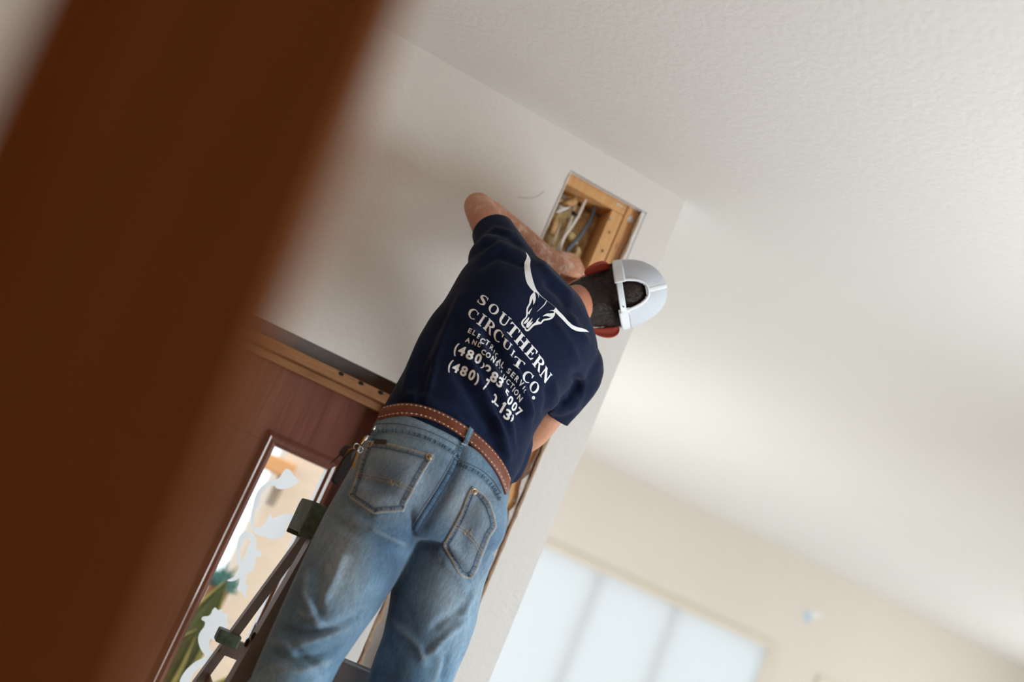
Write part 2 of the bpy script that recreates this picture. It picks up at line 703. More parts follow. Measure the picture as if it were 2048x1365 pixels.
def mat_shade():
    t = NT('translucent_window_shade')
    tr = t.n('ShaderNodeBsdfTranslucent')
    tr.inputs[0].default_value = (0.54, 0.56, 0.57, 1)
    df = t.n('ShaderNodeBsdfDiffuse')
    df.inputs[0].default_value = (0.80, 0.82, 0.83, 1)
    mx = t.n('ShaderNodeMixShader')
    mx.inputs[0].default_value = 0.35
    t.link(tr.outputs[0], mx.inputs[1])
    t.link(df.outputs[0], mx.inputs[2])
    t.link(mx.outputs[0], t.out.inputs[0])
    return t.m


M['shade'] = mat_shade()


def mat_glass():
    t = NT('clear_glass')
    tr = t.n('ShaderNodeBsdfTransparent')
    tr.inputs[0].default_value = (0.97, 0.98, 0.97, 1)
    gl = t.n('ShaderNodeBsdfGlossy')
    gl.inputs['Roughness'].default_value = 0.02
    mx = t.n('ShaderNodeMixShader')
    mx.inputs[0].default_value = 0.05
    t.link(tr.outputs[0], mx.inputs[1])
    t.link(gl.outputs[0], mx.inputs[2])
    t.link(mx.outputs[0], t.out.inputs[0])
    return t.m


M['glass'] = mat_glass()


def mat_frost():
    t = NT('frosted_etching')
    tr = t.n('ShaderNodeBsdfTranslucent')
    tr.inputs[0].default_value = (0.78, 0.80, 0.82, 1)
    df = t.n('ShaderNodeBsdfDiffuse')
    df.inputs[0].default_value = (0.70, 0.72, 0.74, 1)
    mx = t.n('ShaderNodeMixShader')
    mx.inputs[0].default_value = 0.15
    t.link(tr.outputs[0], mx.inputs[1])
    t.link(df.outputs[0], mx.inputs[2])
    t.link(mx.outputs[0], t.out.inputs[0])
    return t.m


M['frost'] = mat_frost()


def mat_insul():
    t = NT('yellow_fibre_insulation')
    f = t.noise(45, 6, 0.7, None, 1.5)
    c = t.ramp(f, [(0.28, C(104, 68, 38)), (0.42, C(206, 166, 106)), (0.55, C(234, 212, 158)), (0.75, C(244, 234, 204))])
    return t.set(c, 0.95, 0, t.bump(f, 0.8, 0.01))


M['insul'] = mat_insul()
# ------------------------------------------------------------------ the room shell
CEIL = 3.05
YW = 2.75          # face of the wall the man works on
YF = 7.40          # far wall


def struct(name, bm, mat, parent=None, **kw):
    o = obj(name, bm, mat, parent, **kw)
    if parent is None:
        o['kind'] = 'structure'
    return o


bm = bmesh.new()
box(bm, (-1.4, -1.4, -0.1), (7.75, 2.88, 0))
box(bm, (0.95, 2.88, -0.1), (7.75, 7.5, 0))
struct('floor', bm, M['floor'])
bm = bmesh.new()
box(bm, (-1.4, -1.4, CEIL), (7.75, 2.88, CEIL + 0.12))
box(bm, (0.95, 2.88, CEIL), (7.75, 7.5, CEIL + 0.12))
struct('ceiling', bm, M['ceiling'])

# near wall: sheets of drywall around the door opening and around the cut-out slot
SX0, SX1, STOP = 0.712, 0.9435, 2.955
bm = bmesh.new()
dy = 0.0127
box(bm, (-1.4, YW, 0), (-0.45, YW + dy, CEIL))
box(bm, (-0.45, YW, 2.222), (0.585, YW + dy, CEIL))
box(bm, (0.585, YW, 0), (SX0, YW + dy, CEIL))
box(bm, (SX0, YW, STOP), (SX1, YW + dy, CEIL))
box(bm, (SX1, YW, 0), (1.05, YW + dy, CEIL))
box(bm, (1.037, YW + dy, 0), (1.05, 2.88, CEIL))
near = struct('wall_front', bm, M['wall'])
# studs and blocking inside the wall, each a part of it
pn = {}


def stud(name, lo, hi, mat, bev=0.002):
    return boxo(name, lo, hi, mat, near, bev)


stud('stud', (0.9055, YW + 0.015, 0), (0.9435, YW + 0.105, CEIL), M['stud'])
stud('stud', (0.866, YW + 0.017, 0), (0.9035, YW + 0.106, 2.9235), M['stud'])
stud('stud', (0.585, YW + 0.014, 0), (0.621, YW + 0.105, CEIL), M['stud'])
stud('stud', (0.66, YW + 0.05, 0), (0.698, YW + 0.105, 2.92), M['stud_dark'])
# the block has three drilled holes for cables in its underside: build it as strips around square-ish holes
stud('blocking', (0.625, YW + 0.016, 2.9245), (0.9035, YW + 0.105, 2.9625), M['stud'])
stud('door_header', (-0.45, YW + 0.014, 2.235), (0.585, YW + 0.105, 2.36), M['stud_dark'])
bm = bmesh.new()
box(bm, (-1.4, YW + 0.108, 0), (-0.45, YW + 0.125, CEIL))
box(bm, (-0.45, YW + 0.108, 2.20), (0.60, YW + 0.125, CEIL))
box(bm, (0.60, YW + 0.108, 0), (1.04, YW + 0.125, CEIL))
obj('sheathing', bm, plain('grey_sheathing', (0.36, 0.34, 0.33), 0.9, 0, 0.15, 12), near)


# ragged paper edges of the cut drywall
def ragged(name, x0, z0, z1, w, mat, y=YW - 0.0008, seed=1, proud=0.002, wob=0.004):
    bm = bmesh.new()
    rr = random.Random(seed)
    n = max(8, int((z1 - z0) / 0.022))
    a, b = [], []
    for i in range(n + 1):
        z = z0 + (z1 - z0) * i / n
        a.append((x0 - w * 0.5 + rr.uniform(-wob, wob) * 0.6, z))
        b.append((x0 + w * 0.5 + rr.uniform(-wob, wob) * 0.6, z))
    rings = []
    for (xa, z), (xb, _) in zip(a, b):
        rings.append([Vector((xa, y + 0.013, z)), Vector((xa, y, z)), Vector(((xa + xb) / 2, y - proud, z)), Vector((xb, y, z)), Vector((xb, y + 0.013, z))])
    loft(bm, rings)
    return obj(name, bm, mat, near)


ragged('torn_paper_edge', SX1 + 0.001, 0.2, 2.42, 0.0075, M['paper'], seed=3, wob=0.0022, proud=0.0008)
ragged('torn_paper_edge', SX1 - 0.002, 2.66, 2.943, 0.007, M['paper'], seed=4, wob=0.003, proud=0.0008)
ragged('torn_paper_edge', SX0 + 0.006, 0.2, 2.40, 0.010, M['paper'], seed=5, wob=0.007, proud=0.0008)
ragged('gypsum_edge', SX1 - 0.010, 0.2, 2.40, 0.008, M['gypsum'], y=YW + 0.004, seed=6, wob=0.010, proud=0.0008)
ragged('gypsum_edge', SX0 - 0.003, 2.55, 2.95, 0.006, M['gypsum'], seed=8, wob=0.002)
# pencil line scored round the cut
bm = bmesh.new()
box(bm, (SX0 - 0.006, YW - 0.0006, STOP + 0.0005), (SX1 + 0.016, YW + 0.001, STOP + 0.0022))
box(bm, (SX1 + 0.0112, YW - 0.0006, 2.55), (SX1 + 0.0126, YW + 0.001, STOP + 0.004))
obj('pencil_line', bm, plain('graphite', (0.12, 0.13, 0.16), 0.7), near)
# white joint compound left on the lumber
for k, (x, z, w, h, sd) in enumerate(((0.880, 2.945, 0.030, 0.006, 1), (0.925, 2.925, 0.022, 0.030, 2), (0.889, 2.70, 0.020, 0.010, 3), (0.930, 2.30, 0.016, 0.05, 4), (0.932, 2.16, 0.014, 0.06, 5), (0.934, 2.0, 0.012, 0.06, 6), (0.932, 2.08, 0.02, 0.012, 9), (0.936, 1.86, 0.012, 0.05, 7), (0.936, 1.72, 0.012, 0.05, 8))):
    rr = random.Random(sd * 11)
    bm = bmesh.new()
    n = 14
    ring = []
    for i in range(n):
        t = 2 * math.pi * i / n
        q = rr.uniform(0.6, 1.15)
        ring.append((x + w * 0.5 * math.cos(t) * q, z + h * 0.5 * math.sin(t) * q))
    yy = YW + 0.0145
    loft(bm, [[Vector((a, yy + 0.002, b)) for a, b in ring], [Vector((x + (a - x) * 0.8, yy - 0.0012, z + (b - z) * 0.8)) for a, b in ring]])
    obj('compound_smear', bm, M['gypsum'], near)

# screws, nail hole and knot on the studs
for nm, x, z, rad, mat in (('screw', 0.9292, 2.744, 0.0052, M['steel']), ('screw', 0.871, 2.895, 0.004, M['steel'])):
    bm = bmesh.new()
    c = Vector((x, YW + 0.012, z))
    loft(bm, [[c + Vector((rad * q * math.cos(2 * math.pi * i / 12), dyy, rad * q * math.sin(2 * math.pi * i / 12))) for i in range(12)] for q, dyy in ((0.6, 0.006), (1.0, 0.002), (0.85, -0.002), (0.3, -0.0015))])
    obj(nm, bm, mat, near)
for x, z, rx, rz in ((0.8875, 2.803, 0.0035, 0.0048), (0.918, 2.835, 0.0014, 0.012), (0.884, 2.86, 0.002, 0.004)):
    bm = bmesh.new()
    c = Vector((x, YW + 0.0158, z))
    ellipsoid(bm, c, Vector((rx, 0, 0)), Vector((0, 0.0018, 0)), Vector((0, 0, rz)), 10, 6)
    obj('wood_knot', bm, M['rivet'], near)

# thin crack on the plaster left of the hole
bm = bmesh.new()
pts = [P(x, y, YW - 0.0004) for x, y in ((1036, 395), (1055, 396), (1066, 396), (1078, 391), (1088, 383))]
tube(bm, pts, 0.0005, 5)
obj('hairline_crack', bm, plain('crack_brown', (0.30, 0.22, 0.17), 0.9), near)

# other walls
def wall_x(name, x0, x1, ya, yb, mat, hole=None):
    """wall in a plane of constant X, optional opening (y0, y1, z0, z1)"""
    bm = bmesh.new()
    if hole is None:
        box(bm, (x0, ya, 0), (x1, yb, CEIL))
    else:
        y0, y1, z0, z1 = hole
        box(bm, (x0, ya, 0), (x1, y0, CEIL))
        box(bm, (x0, y1, 0), (x1, yb, CEIL))
        box(bm, (x0, y0, z1), (x1, y1, CEIL))
        if z0 > 0:
            box(bm, (x0, y0, 0), (x1, y1, z0))
    return struct(name, bm, mat)


def wall_y(name, y0, y1, xa, xb, mat, holes=()):
    bm = bmesh.new()
    x = xa
    for (h0, h1, z0, z1) in holes:
        box(bm, (x, y0, 0), (h0, y1, CEIL))
        box(bm, (h0, y0, z1), (h1, y1, CEIL))
        if z0 > 0:
            box(bm, (h0, y0, 0), (h1, y1, z0))
        x = h1
    box(bm, (x, y0, 0), (xb, y1, CEIL))
    return struct(name, bm, mat)


KEY = (0.13, 1.47, 1.0, 2.36)
wall_x('wall_right', 2.90, 2.96, -1.3, 1.9, M['wall'], KEY)
wall_y('wall_right_return', 1.9, 2.0, 2.90, 7.6, M['far_wall'])
wall_x('wall_right_far', 7.6, 7.67, 2.0, 7.4, M['far_wall'], (3.7, 6.3, 0.55, 2.15))
wall_x('wall_left', -1.4, -1.3, -1.3, 2.75, M['room_wall'])
wall_y('wall_rear', -1.4, -1.3, -1.4, 2.96, M['room_wall'])
wall_x('wall_left_far', 0.95, 1.05, 2.88, 7.4, M['far_wall'], (4.0, 6.6, 0.05, 2.1))
WX0, WX1, WZ0, WZ1 = 2.45, 4.80, 0.9, 2.335
VX0, VX1, VZ1 = 5.33, 6.6, 2.26
wall_y('wall_back', YF, YF + 0.1, 1.05, 7.67, M['far_wall'], ((WX0, WX1, WZ0, WZ1), (VX0, VX1, WZ0, VZ1)))


def far_window(name, x0, x1, z0, z1, mull):
    w = bpy.data.objects.new(name, None)
    COL.objects.link(w)
    w.location = ((x0 + x1) / 2, YF, z0)
    w['kind'] = 'structure'
    f = 0.055
    for lo, hi in (((x0 - f, YF - 0.022, z1), (x1 + f, YF - 0.001, z1 + f)), ((x0 - f, YF - 0.022, z0 - f), (x1 + f, YF - 0.001, z0)),
                   ((x0 - f, YF - 0.022, z0), (x0, YF - 0.001, z1)), ((x1, YF - 0.022, z0), (x1 + f, YF - 0.001, z1))):
        boxo('casing', lo, hi, M['trim_white'], w, 0.006)
    # hanging fabric shade with soft vertical waves
    bm = bmesh.new()
    n = 80
    fr, bk = [], []
    for i in range(n + 1):
        x = x0 + 0.004 + (x1 - x0 - 0.008) * i / n
        y = YF + 0.030 + 0.004 * math.sin(x * 21) + 0.003 * math.sin(x * 9 + 1)
        fr.append((x, y))
        bk.append((x, y + 0.0012))
    loft(bm, [[Vector((x, y, z0 + 0.01)), Vector((x, y, z1 - 0.004))] for x, y in fr], cap=False, closed=False)
    obj('window_shade', bm, M['shade'], w, True)
    for x in mull:
        boxo('mullion', (x - 0.025, YF + 0.085, z0), (x + 0.025, YF + 0.0955, z1), M['trim_white'], w)
    boxo('pane', (x0, YF + 0.0965, z0), (x1, YF + 0.0995, z1), M['glass'], w)
    return w


far_window('window_1', WX0, WX1, WZ0, WZ1, (3.32, 3.98))
far_window('window_2', VX0, VX1, WZ0, VZ1, (5.95,))


def side_window(name, x, y0, y1, z0, z1, sgn, mat=None):
    w = bpy.data.objects.new(name, None)
    COL.objects.link(w)
    w.location = (x, (y0 + y1) / 2, z0)
    w['kind'] = 'structure'
    f = 0.06
    xa, xb = (x - 0.02, x + 0.001) if sgn > 0 else (x - 0.001, x + 0.02)
    for lo, hi in (((xa, y0 - f, z1), (xb, y1 + f, z1 + f)), ((xa, y0 - f, z0 - f), (xb, y1 + f, z0)), ((xa, y0 - f, z0), (xb, y0, z1)), ((xa, y1, z0), (xb, y1 + f, z1))):
        boxo('casing', lo, hi, M['trim_white'], w)
    boxo('pane', (x + sgn * 0.03, y0, z0), (x + sgn * 0.034, y1, z1), M['glass'], w)


side_window('window_3', 2.90, KEY[0], KEY[1], KEY[2], KEY[3], 1)
side_window('added_window_4', 1.05, 4.0, 6.6, 0.06, 2.1, -1)  # unseen opening added to go with the left fill

side_window('added_window_5', 7.6, 3.7, 6.3, 0.55, 2.15, 1)  # unseen opening added to go with the right fill

# pale blue tape triangle on the far wall
t = thing('tape_scrap', 'small pale blue triangular tape scrap stuck on far wall above the windows', 'tape', tuple(P(1620, 1236, YF)))
for nm, pts, mt in (('tape_flag', ((1607, 1222), (1627, 1228), (1612, 1250)), M['tape']), ('tape_tail', ((1622, 1226), (1646, 1226), (1638, 1238), (1622, 1236)), M['tape_w'])):
    bm = bmesh.new()
    a = [P(x, y, YF - 0.0022) for x, y in pts]
    b = [p + Vector((0, 0.0018, 0)) for p in a]
    loft(bm, [b, a])
    obj(nm, bm, mt, t)

# ------------------------------------------------------------------ entry door
d1 = bpy.data.objects.new('door_1', None)
COL.objects.link(d1)
d1.location = (0.07, 2.84, 0)
d1['kind'] = 'structure'
JL, JR = -0.43, 0.572
boxo('jamb_head', (JL, 2.762, 2.163), (JR, 2.875, 2.190), M['header'], d1, 0.002)
boxo('jamb_side', (JL, 2.762, 0), (JL + 0.03, 2.875, 2.163), M['header'], d1, 0.002)
boxo('jamb_side', (JR - 0.03, 2.762, 0), (JR, 2.875, 2.163), M['header'], d1, 0.002)
boxo('door_stop', (JL + 0.03, 2.795, 2.142), (JR - 0.03, 2.82, 2.163), M['header'], d1, 0.003)
boxo('door_stop', (JR - 0.043, 2.795, 0), (JR - 0.03, 2.82, 2.142), M['header'], d1, 0.003)
for x in (0.378, 0.4335, 0.489):
    bm = bmesh.new()
    ellipsoid(bm, Vector((x, 2.7622, 2.184)), Vector((0.008, 0, 0)), Vector((0, 0.0012, 0)), Vector((0, 0, 0.0052)), 12, 6)
    obj('nail_hole', bm, M['black'], d1)
# slab: stiles, rails, moulding round a narrow lite
DL, DR, DT = JL + 0.033, JR - 0.033, 2.155
GX0, GX1, GZ0, GZ1 = 0.312, 0.457, 0.35, 1.957
y0, y1 = 2.821, 2.865
boxo('top_rail', (DL, y0, GZ1), (DR, y1, DT), M['door'], d1, 0.002)
boxo('bottom_rail', (DL, y0, 0.01), (DR, y1, GZ0), M['door'], d1, 0.002)
boxo('stile', (GX1, y0, GZ0), (DR, y1, GZ1), M['door'], d1, 0.001)
boxo('stile', (0.16, y0, GZ0), (GX0, y1, GZ1), M['door'], d1, 0.001)
boxo('stile', (DL, y0, GZ0), (DL + 0.12, y1, GZ1), M['door'], d1, 0.001)
boxo('panel', (DL + 0.12, y0 + 0.012, GZ0), (0.16, y1 - 0.01, GZ1), M['door'], d1, 0.001)


def moulding(x0, x1, z0, z1, w, y, proud):
    """four mitred lengths of moulding round an opening"""
    cs = [(x0, z0), (x1, z0), (x1, z1), (x0, z1)]
    prof = ((0.0, 0.0), (0.0, -proud * 0.5), (0.25, -proud), (0.5, -proud * 0.75), (0.65, -proud * 0.95), (1.0, -0.001), (1.0, 0.002))
    for k in range(4):
        (ax, az), (bx, bz) = cs[k], cs[(k + 1) % 4]
        oa = [(-1, -1), (1, -1), (1, 1), (-1, 1)][k]
        ob = [(-1, -1), (1, -1), (1, 1), (-1, 1)][(k + 1) % 4]
        bm = bmesh.new()
        r1 = [Vector((ax + oa[0] * w * q, y + pr, az + oa[1] * w * q)) for q, pr in prof]
        r2 = [Vector((bx + ob[0] * w * q, y + pr, bz + ob[1] * w * q)) for q, pr in prof]
        loft(bm, [r1, r2])
        obj('lite_moulding', bm, M['door'], d1)


moulding(GX0, GX1, GZ0, GZ1, 0.032, y0, 0.012)
gl = boxo('glass_pane', (GX0, 2.848, GZ0), (GX1, 2.853, GZ1), M['glass'], d1)

# frosted scroll etched on the glass (pixel outlines carried on to the pane)
YG = 2.8472


def etch(loops, sub=4):
    out = []
    for lp in loops:
        out.append([(v.x, v.y) for v in smooth_path([Vector((x, y, 0)) for x, y in lp + [lp[0]]], sub)[:-1]])
    bm = tri_poly(out)
    for v in bm.verts:
        v.co = P(v.co.x, v.co.y, YG)
    return obj('etched_scroll', bm, M['frost'], gl)


def Q(pts):           # crop coordinates of a close-up of the pane -> photograph pixels
    return [(380 + x / 3.3706, 960 + y / 3.3704) for x, y in pts]


etch([Q([(700, -30), (730, 20), (650, 60), (585, 60), (570, 40), (520, 55), (480, 110), (462, 180), (440, 210), (428, 260), (432, 320), (415, 330), (408, 260), (420, 190), (450, 90), (500, 30), (560, 0), (600, -10), (640, -70), (680, -60)])])
etch([Q([(425, 330), (440, 325), (470, 320), (500, 300), (520, 260), (535, 235), (550, 240), (560, 262), (600, 245), (640, 232), (690, 230), (700, 262), (660, 300), (640, 360), (600, 395), (550, 400), (500, 385), (450, 370), (430, 352)])])
etch([Q([(330, 590), (316, 540), (313, 470), (325, 400), (355, 356), (390, 350), (425, 365), (446, 405), (448, 470), (470, 480), (486, 500), (470, 520), (450, 520), (440, 560), (420, 610), (380, 640), (330, 665), (290, 685), (250, 680), (300, 650)]), Q([(345, 550), (370, 510), (385, 460), (404, 430), (400, 400), (378, 398), (350, 430), (338, 490)])])
etch([Q([(335, 655), (380, 650), (372, 690), (392, 720), (380, 760), (372, 800), (352, 760), (318, 740), (330, 700)])])
etch([Q([(150, 880), (170, 862), (190, 880), (215, 872), (222, 895), (255, 910), (250, 950), (262, 980), (240, 1020), (225, 1060), (190, 1062), (165, 1080), (140, 1075), (130, 1110), (140, 1150), (170, 1180), (150, 1215), (110, 1190), (75, 1150), (55, 1090), (62, 1040), (95, 990), (100, 960), (78, 945), (85, 925), (120, 920), (140, 905)])])
etch([Q([(110, 1195), (160, 1190), (170, 1215), (130, 1235), (80, 1260), (30, 1300), (-10, 1370), (-70, 1370), (-40, 1300), (20, 1240), (70, 1210)])])

# ------------------------------------------------------------------ outside, seen through the lite
bm = bmesh.new()
box(bm, (-6, 2.90, -0.1), (0.94, 9, -0.01))
struct('ground_outside', bm, M['concrete'])
bm = bmesh.new()
a = P(575, 930, 4.6)
XS = a.x
box(bm, (XS - 0.015, 4.6, 0), (0.93, 4.9, 3.2))
struct('wall_outside', bm, M['stucco'])
ev = P(560, 935, 4.5)
bm = bmesh.new()
box(bm, (ev.x - 0.09, 4.50, ev.z - 0.03), (ev.x + 0.06, 4.6, ev.z + 0.035), 0.006)
struct('trim_1', bm, M['eave'])

ag = thing('agave_plant', 'tall variegated agave with green yellow striped leaves outside the door glass', 'plant', (0.34, 3.75, 0))
bm = bmesh.new()
tube(bm, [(0.34, 3.75, 0), (0.345, 3.75, 0.5), (0.35, 3.75, 0.95)], [0.06, 0.05, 0.045], 12)
obj('stem', bm, M['stud_dark'], ag)


def leaf(base, tip, bend, w, mats):
    base, tip = Vector(base), Vector(tip)
    mid = (base + tip) / 2 + Vector(bend)
    pts = [((1 - t) ** 2) * base + 2 * t * (1 - t) * mid + t * t * tip for t in [i / 12 for i in range(13)]]
    for k, (lo, hi, mt, nm) in enumerate(((-0.72, 0.72, mats[0], 'leaf'), (-1, -0.72, mats[1], 'leaf_margin'), (0.72, 1, mats[1], 'leaf_margin'))):
        bm = bmesh.new()
        rings = []
        for i, p in enumerate(pts):
            t = i / 12
            ww = w * (0.55 + 1.2 * t * (1 - t) * 1.4) * (1 - t ** 5) + 0.002
            d = (pts[min(i + 1, 12)] - pts[max(i - 1, 0)]).normalized()
            s = d.cross(Vector((0, -1, 0.2))).normalized()
            n = s.cross(d).normalized()
            rings.append([p + s * (ww * lo) + n * 0.006 * abs(lo), p + s * (ww * (lo + hi) / 2) - n * 0.004, p + s * (ww * hi) + n * 0.006 * abs(hi), p + s * (ww * (lo + hi) / 2) + n * 0.008])
        loft(bm, rings)
        obj(nm, bm, mt, ag, True)


lm = (M['leaf'], M['leaf_edge'])
for px, py, Y, bx, w in ((455, 1160, 3.72, 0.02, 0.075), (395, 1260, 3.66, -0.03, 0.07), (330, 1330, 3.7, -0.06, 0.07), (520, 1330, 3.8, 0.08, 0.06)):
    tip = P(px, py, Y)
    leaf((0.35, 3.75, 0.9), tip, (bx, -0.03, 0.05), w, lm)
pp = thing('palm_plant', 'small spiky blue green palm outside, seen at the left edge of the door glass', 'plant', tuple(P(450, 1150, 4.1) * 1.0))
pp.location.z = 0
bm = bmesh.new()
c = P(445, 1160, 4.1)
tube(bm, [(c.x, c.y, 0), (c.x, c.y, c.z - 0.03)], 0.04, 10)
obj('stem', bm, M['stud_dark'], pp)
for k in range(16):
    a = math.pi * (0.02 + 0.96 * k / 15)
    d = Vector((math.cos(a), R.uniform(-0.3, 0.2), math.sin(a)))
    bm = bmesh.new()
    b = Vector((c.x, c.y, c.z - 0.03))
    e = b + d * R.uniform(0.07, 0.10)
    s = d.cross(Vector((0, 1, 0))).normalized()
    loft(bm, [[b - s * 0.004, b + Vector((0, -0.003, 0)), b + s * 0.004], [b.lerp(e, 0.4) - s * 0.010, b.lerp(e, 0.4) + Vector((0, -0.004, 0)), b.lerp(e, 0.4) + s * 0.010], [e - s * 0.001, e + Vector((0, -0.001, 0)), e + s * 0.001]])
    obj('frond', bm, M['leaf_teal'], pp)

# ------------------------------------------------------------------ blurred post right in front of the camera
post = thing('wooden_post', 'dark brown stained wooden post very near the camera, blurred', 'post', (-0.07, 0.40, 0))
YP = 0.40


def on_line(p0, p1, z):
    t = (z - p0.z) / (p1.z - p0.z)
    return p0 + (p1 - p0) * t


r0, r1 = P(818, 0, YP), P(285, 1365, YP)
l0 = P(48, 0, YP)
lz = l0.z
ltop = on_line(r0, r1, lz)
wvec = Vector((l0.x - ltop.x, 0, 0))
zb, zt = 0.0, CEIL
rb, rt = on_line(r0, r1, zb), on_line(r0, r1, zt)
bm = bmesh.new()
rings = []
for q in (rb, rt):
    w = wvec
    rings.append([q + Vector((0, 0.006, 0)), q + Vector((-0.006, 0, 0)), q + w * 0.74, q + w * 0.80 + Vector((0, 0.008, 0)), q + w * 0.97 + Vector((0, 0.012, 0)), q + w + Vector((0, 0.02, 0)), q + w + Vector((0, 0.05, 0)), q + Vector((0, 0.05, 0))])
loft(bm, rings)
obj('post_board', bm, M['post'], post)
# ------------------------------------------------------------------ cables and insulation in the hole
def cable(name, label, pts, rad, mat, flat=1.0, group=None):
    bm = bmesh.new()
    tube(bm, smooth_path(pts, 6), rad, 10, flat=flat, hint=Vector((0, 1, 0)))
    o = obj(name, bm, mat, None, True)
    return tag(o, label, 'cable', group)


def Z1(x, y):      # crop coordinates of the hole close-up -> photograph pixels
    return (1060 + x / 6.8267, 330 + y / 6.825)


def CP(lst):
    return [P(*Z1(x, y), YY) for x, y, YY in lst]


gname = 'cables inside the wall hole'
cable('cable', 'white flat cable hanging in wall hole, left of the two running through the block', CP([(650, 360, 2.815), (620, 480, 2.82), (585, 620, 2.815), (555, 760, 2.81), (470, 960, 2.80), (380, 1130, 2.79), (350, 1300, 2.79), (340, 1500, 2.80)]), 0.0042, M['cable_w'], 0.55, gname)
cable('cable', 'brightest white flat cable in wall hole, tied with black and running to the hand', CP([(785, 420, 2.80), (730, 540, 2.80), (655, 700, 2.795), (560, 850, 2.79), (470, 980, 2.78), (420, 1120, 2.775), (405, 1300, 2.775), (400, 1500, 2.79)]), 0.0048, M['cable_w'], 0.55, gname)
cable('cable', 'thin white cable at the far left of the wall hole', CP([(420, 780, 2.82), (380, 900, 2.81), (320, 1040, 2.80), (280, 1160, 2.80), (260, 1400, 2.80)]), 0.0028, M['cable_w'], 0.8, gname)
cable('cable', 'dark grey round cable curving down the wall hole beside the stud', CP([(905, 520, 2.81), (875, 600, 2.81), (840, 720, 2.81), (760, 860, 2.805), (660, 1000, 2.80), (560, 1110, 2.79), (500, 1190, 2.785), (440, 1340, 2.79)]), 0.0056, M['cable_g'], 1.0, gname)
bm = bmesh.new()
c = Vector(CP([(610, 675, 2.792)])[0])
ellipsoid(bm, c, Vector((0.0095, 0, 0.003)), Vector((0, 0.006, 0)), Vector((-0.001, 0, 0.005)), 12, 8)
ellipsoid(bm, c + Vector((-0.006, 0, 0.003)), Vector((0.005, 0, 0)), Vector((0, 0.004, 0)), Vector((0, 0, 0.004)), 10, 8)
o = obj('cable_tie', bm, M['black'], None, True)
tag(o, 'black clip holding two white cables together in the wall hole', 'cable tie')
# short offcut of copper pipe behind the block
bm = bmesh.new()
tube(bm, CP([(660, 575, 2.85), (880, 560, 2.85)]), 0.004, 10)
o = obj('pipe', bm, M['brass'], None, True)
tag(o, 'brown metal pipe crossing behind the cables at the top of the hole', 'pipe')

# fluffy insulation: a lumpy batt filling the left of the bay
bm = bmesh.new()
nx, nz = 26, 60
rows = []
for j in range(nz + 1):
    z = 2.25 + 0.665 * j / nz
    row = []
    for i in range(nx + 1):
        x = 0.70 + 0.165 * i / nx
        f = noise.fractal(Vector((x * 38, z * 38, 1.3)), 1.0, 2.0, 4)
        g = noise.noise(Vector((x * 14, z * 14, 7)))
        y = 2.835 - 0.028 * g - 0.012 * f + 0.012 * (i / nx)
        row.append(Vector((x, min(y, 2.852), z)))
    rows.append(row)
loft(bm, rows, cap=False, closed=False)
back = bmesh.ops.extrude_edge_only(bm, edges=[e for e in bm.edges if len(e.link_faces) == 1])
for v in [g for g in back['geom'] if isinstance(g, bmesh.types.BMVert)]:
    v.co.y = 2.856
o = obj('insulation', bm, M['insul'], None, True)
tag(o, 'yellow fibre insulation filling the wall hole behind the cables', 'insulation')
for k, (pts, dy_, mt, lab) in enumerate((
        ([(395, 520), (600, 440), (650, 500), (600, 560), (420, 570)], 2.80, M['kraft'], 'orange brown kraft paper scrap at the top left of the wall hole'),
        ([(335, 650), (395, 540), (440, 565), (560, 570), (480, 620), (400, 650)], 2.785, M['gypsum'], 'white drywall chip under the kraft paper in the wall hole'),
        ([(250, 930), (310, 740), (360, 720), (390, 840), (330, 980)], 2.80, M['kraft'], 'brown kraft paper strip at the lower left of the wall hole'),
        ([(590, 1240), (640, 1100), (690, 1140), (700, 1240), (620, 1330)], 2.80, M['insul'], 'pale insulation tuft just above the hand in the wall hole'),
        ([(505, 960), (560, 900), (660, 1000), (640, 1080), (540, 1060)], 2.805, M['insul'], 'pale insulation tuft beside the grey cable in the wall hole'))):
    bm = bmesh.new()
    cx = sum(p[0] for p in pts) / len(pts)
    cy = sum(p[1] for p in pts) / len(pts)
    outl = smooth_path([Vector((x, y, 0)) for x, y in pts + [pts[0]]], 3)[:-1]
    bk = [P(*Z1(v.x, v.y), dy_ + 0.012) for v in outl]
    fr = [P(*Z1(v.x, v.y), dy_) for v in outl]
    cp = [P(*Z1(cx + (v.x - cx) * 0.45, cy + (v.y - cy) * 0.45), dy_ - 0.006) for v in outl]
    loft(bm, [bk, fr, cp])
    for v in bm.verts:
        v.co += Vector((noise.noise(v.co * 120), noise.noise(v.co * 130 + Vector((3, 1, 2))), noise.noise(v.co * 110 + Vector((9, 4, 1))))) * 0.003
    o = obj('scrap', bm, mt, None, True)
    tag(o, lab, 'scrap')
# ------------------------------------------------------------------ step ladder
lad = thing('step_ladder', 'aluminium step ladder with worn green top cap, under the man', 'ladder', (0.57, 2.3, 0))
CAPZ = 1.862
LX0, LX1 = 0.396, 0.725
FY, RY = 2.402, 2.512          # rail tops
fs, rs_ = 0.25, 0.42           # slope of front and rear legs (Y per Z)
SPL = 0.14                     # outward splay


def rail_pt(side, front, z):
    dz = 1.80 - z
    x = (LX0 + 0.022 if side < 0 else LX1 - 0.022) + side * SPL * dz
    y = FY - fs * dz if front else RY + rs_ * dz
    return Vector((x, y, z))


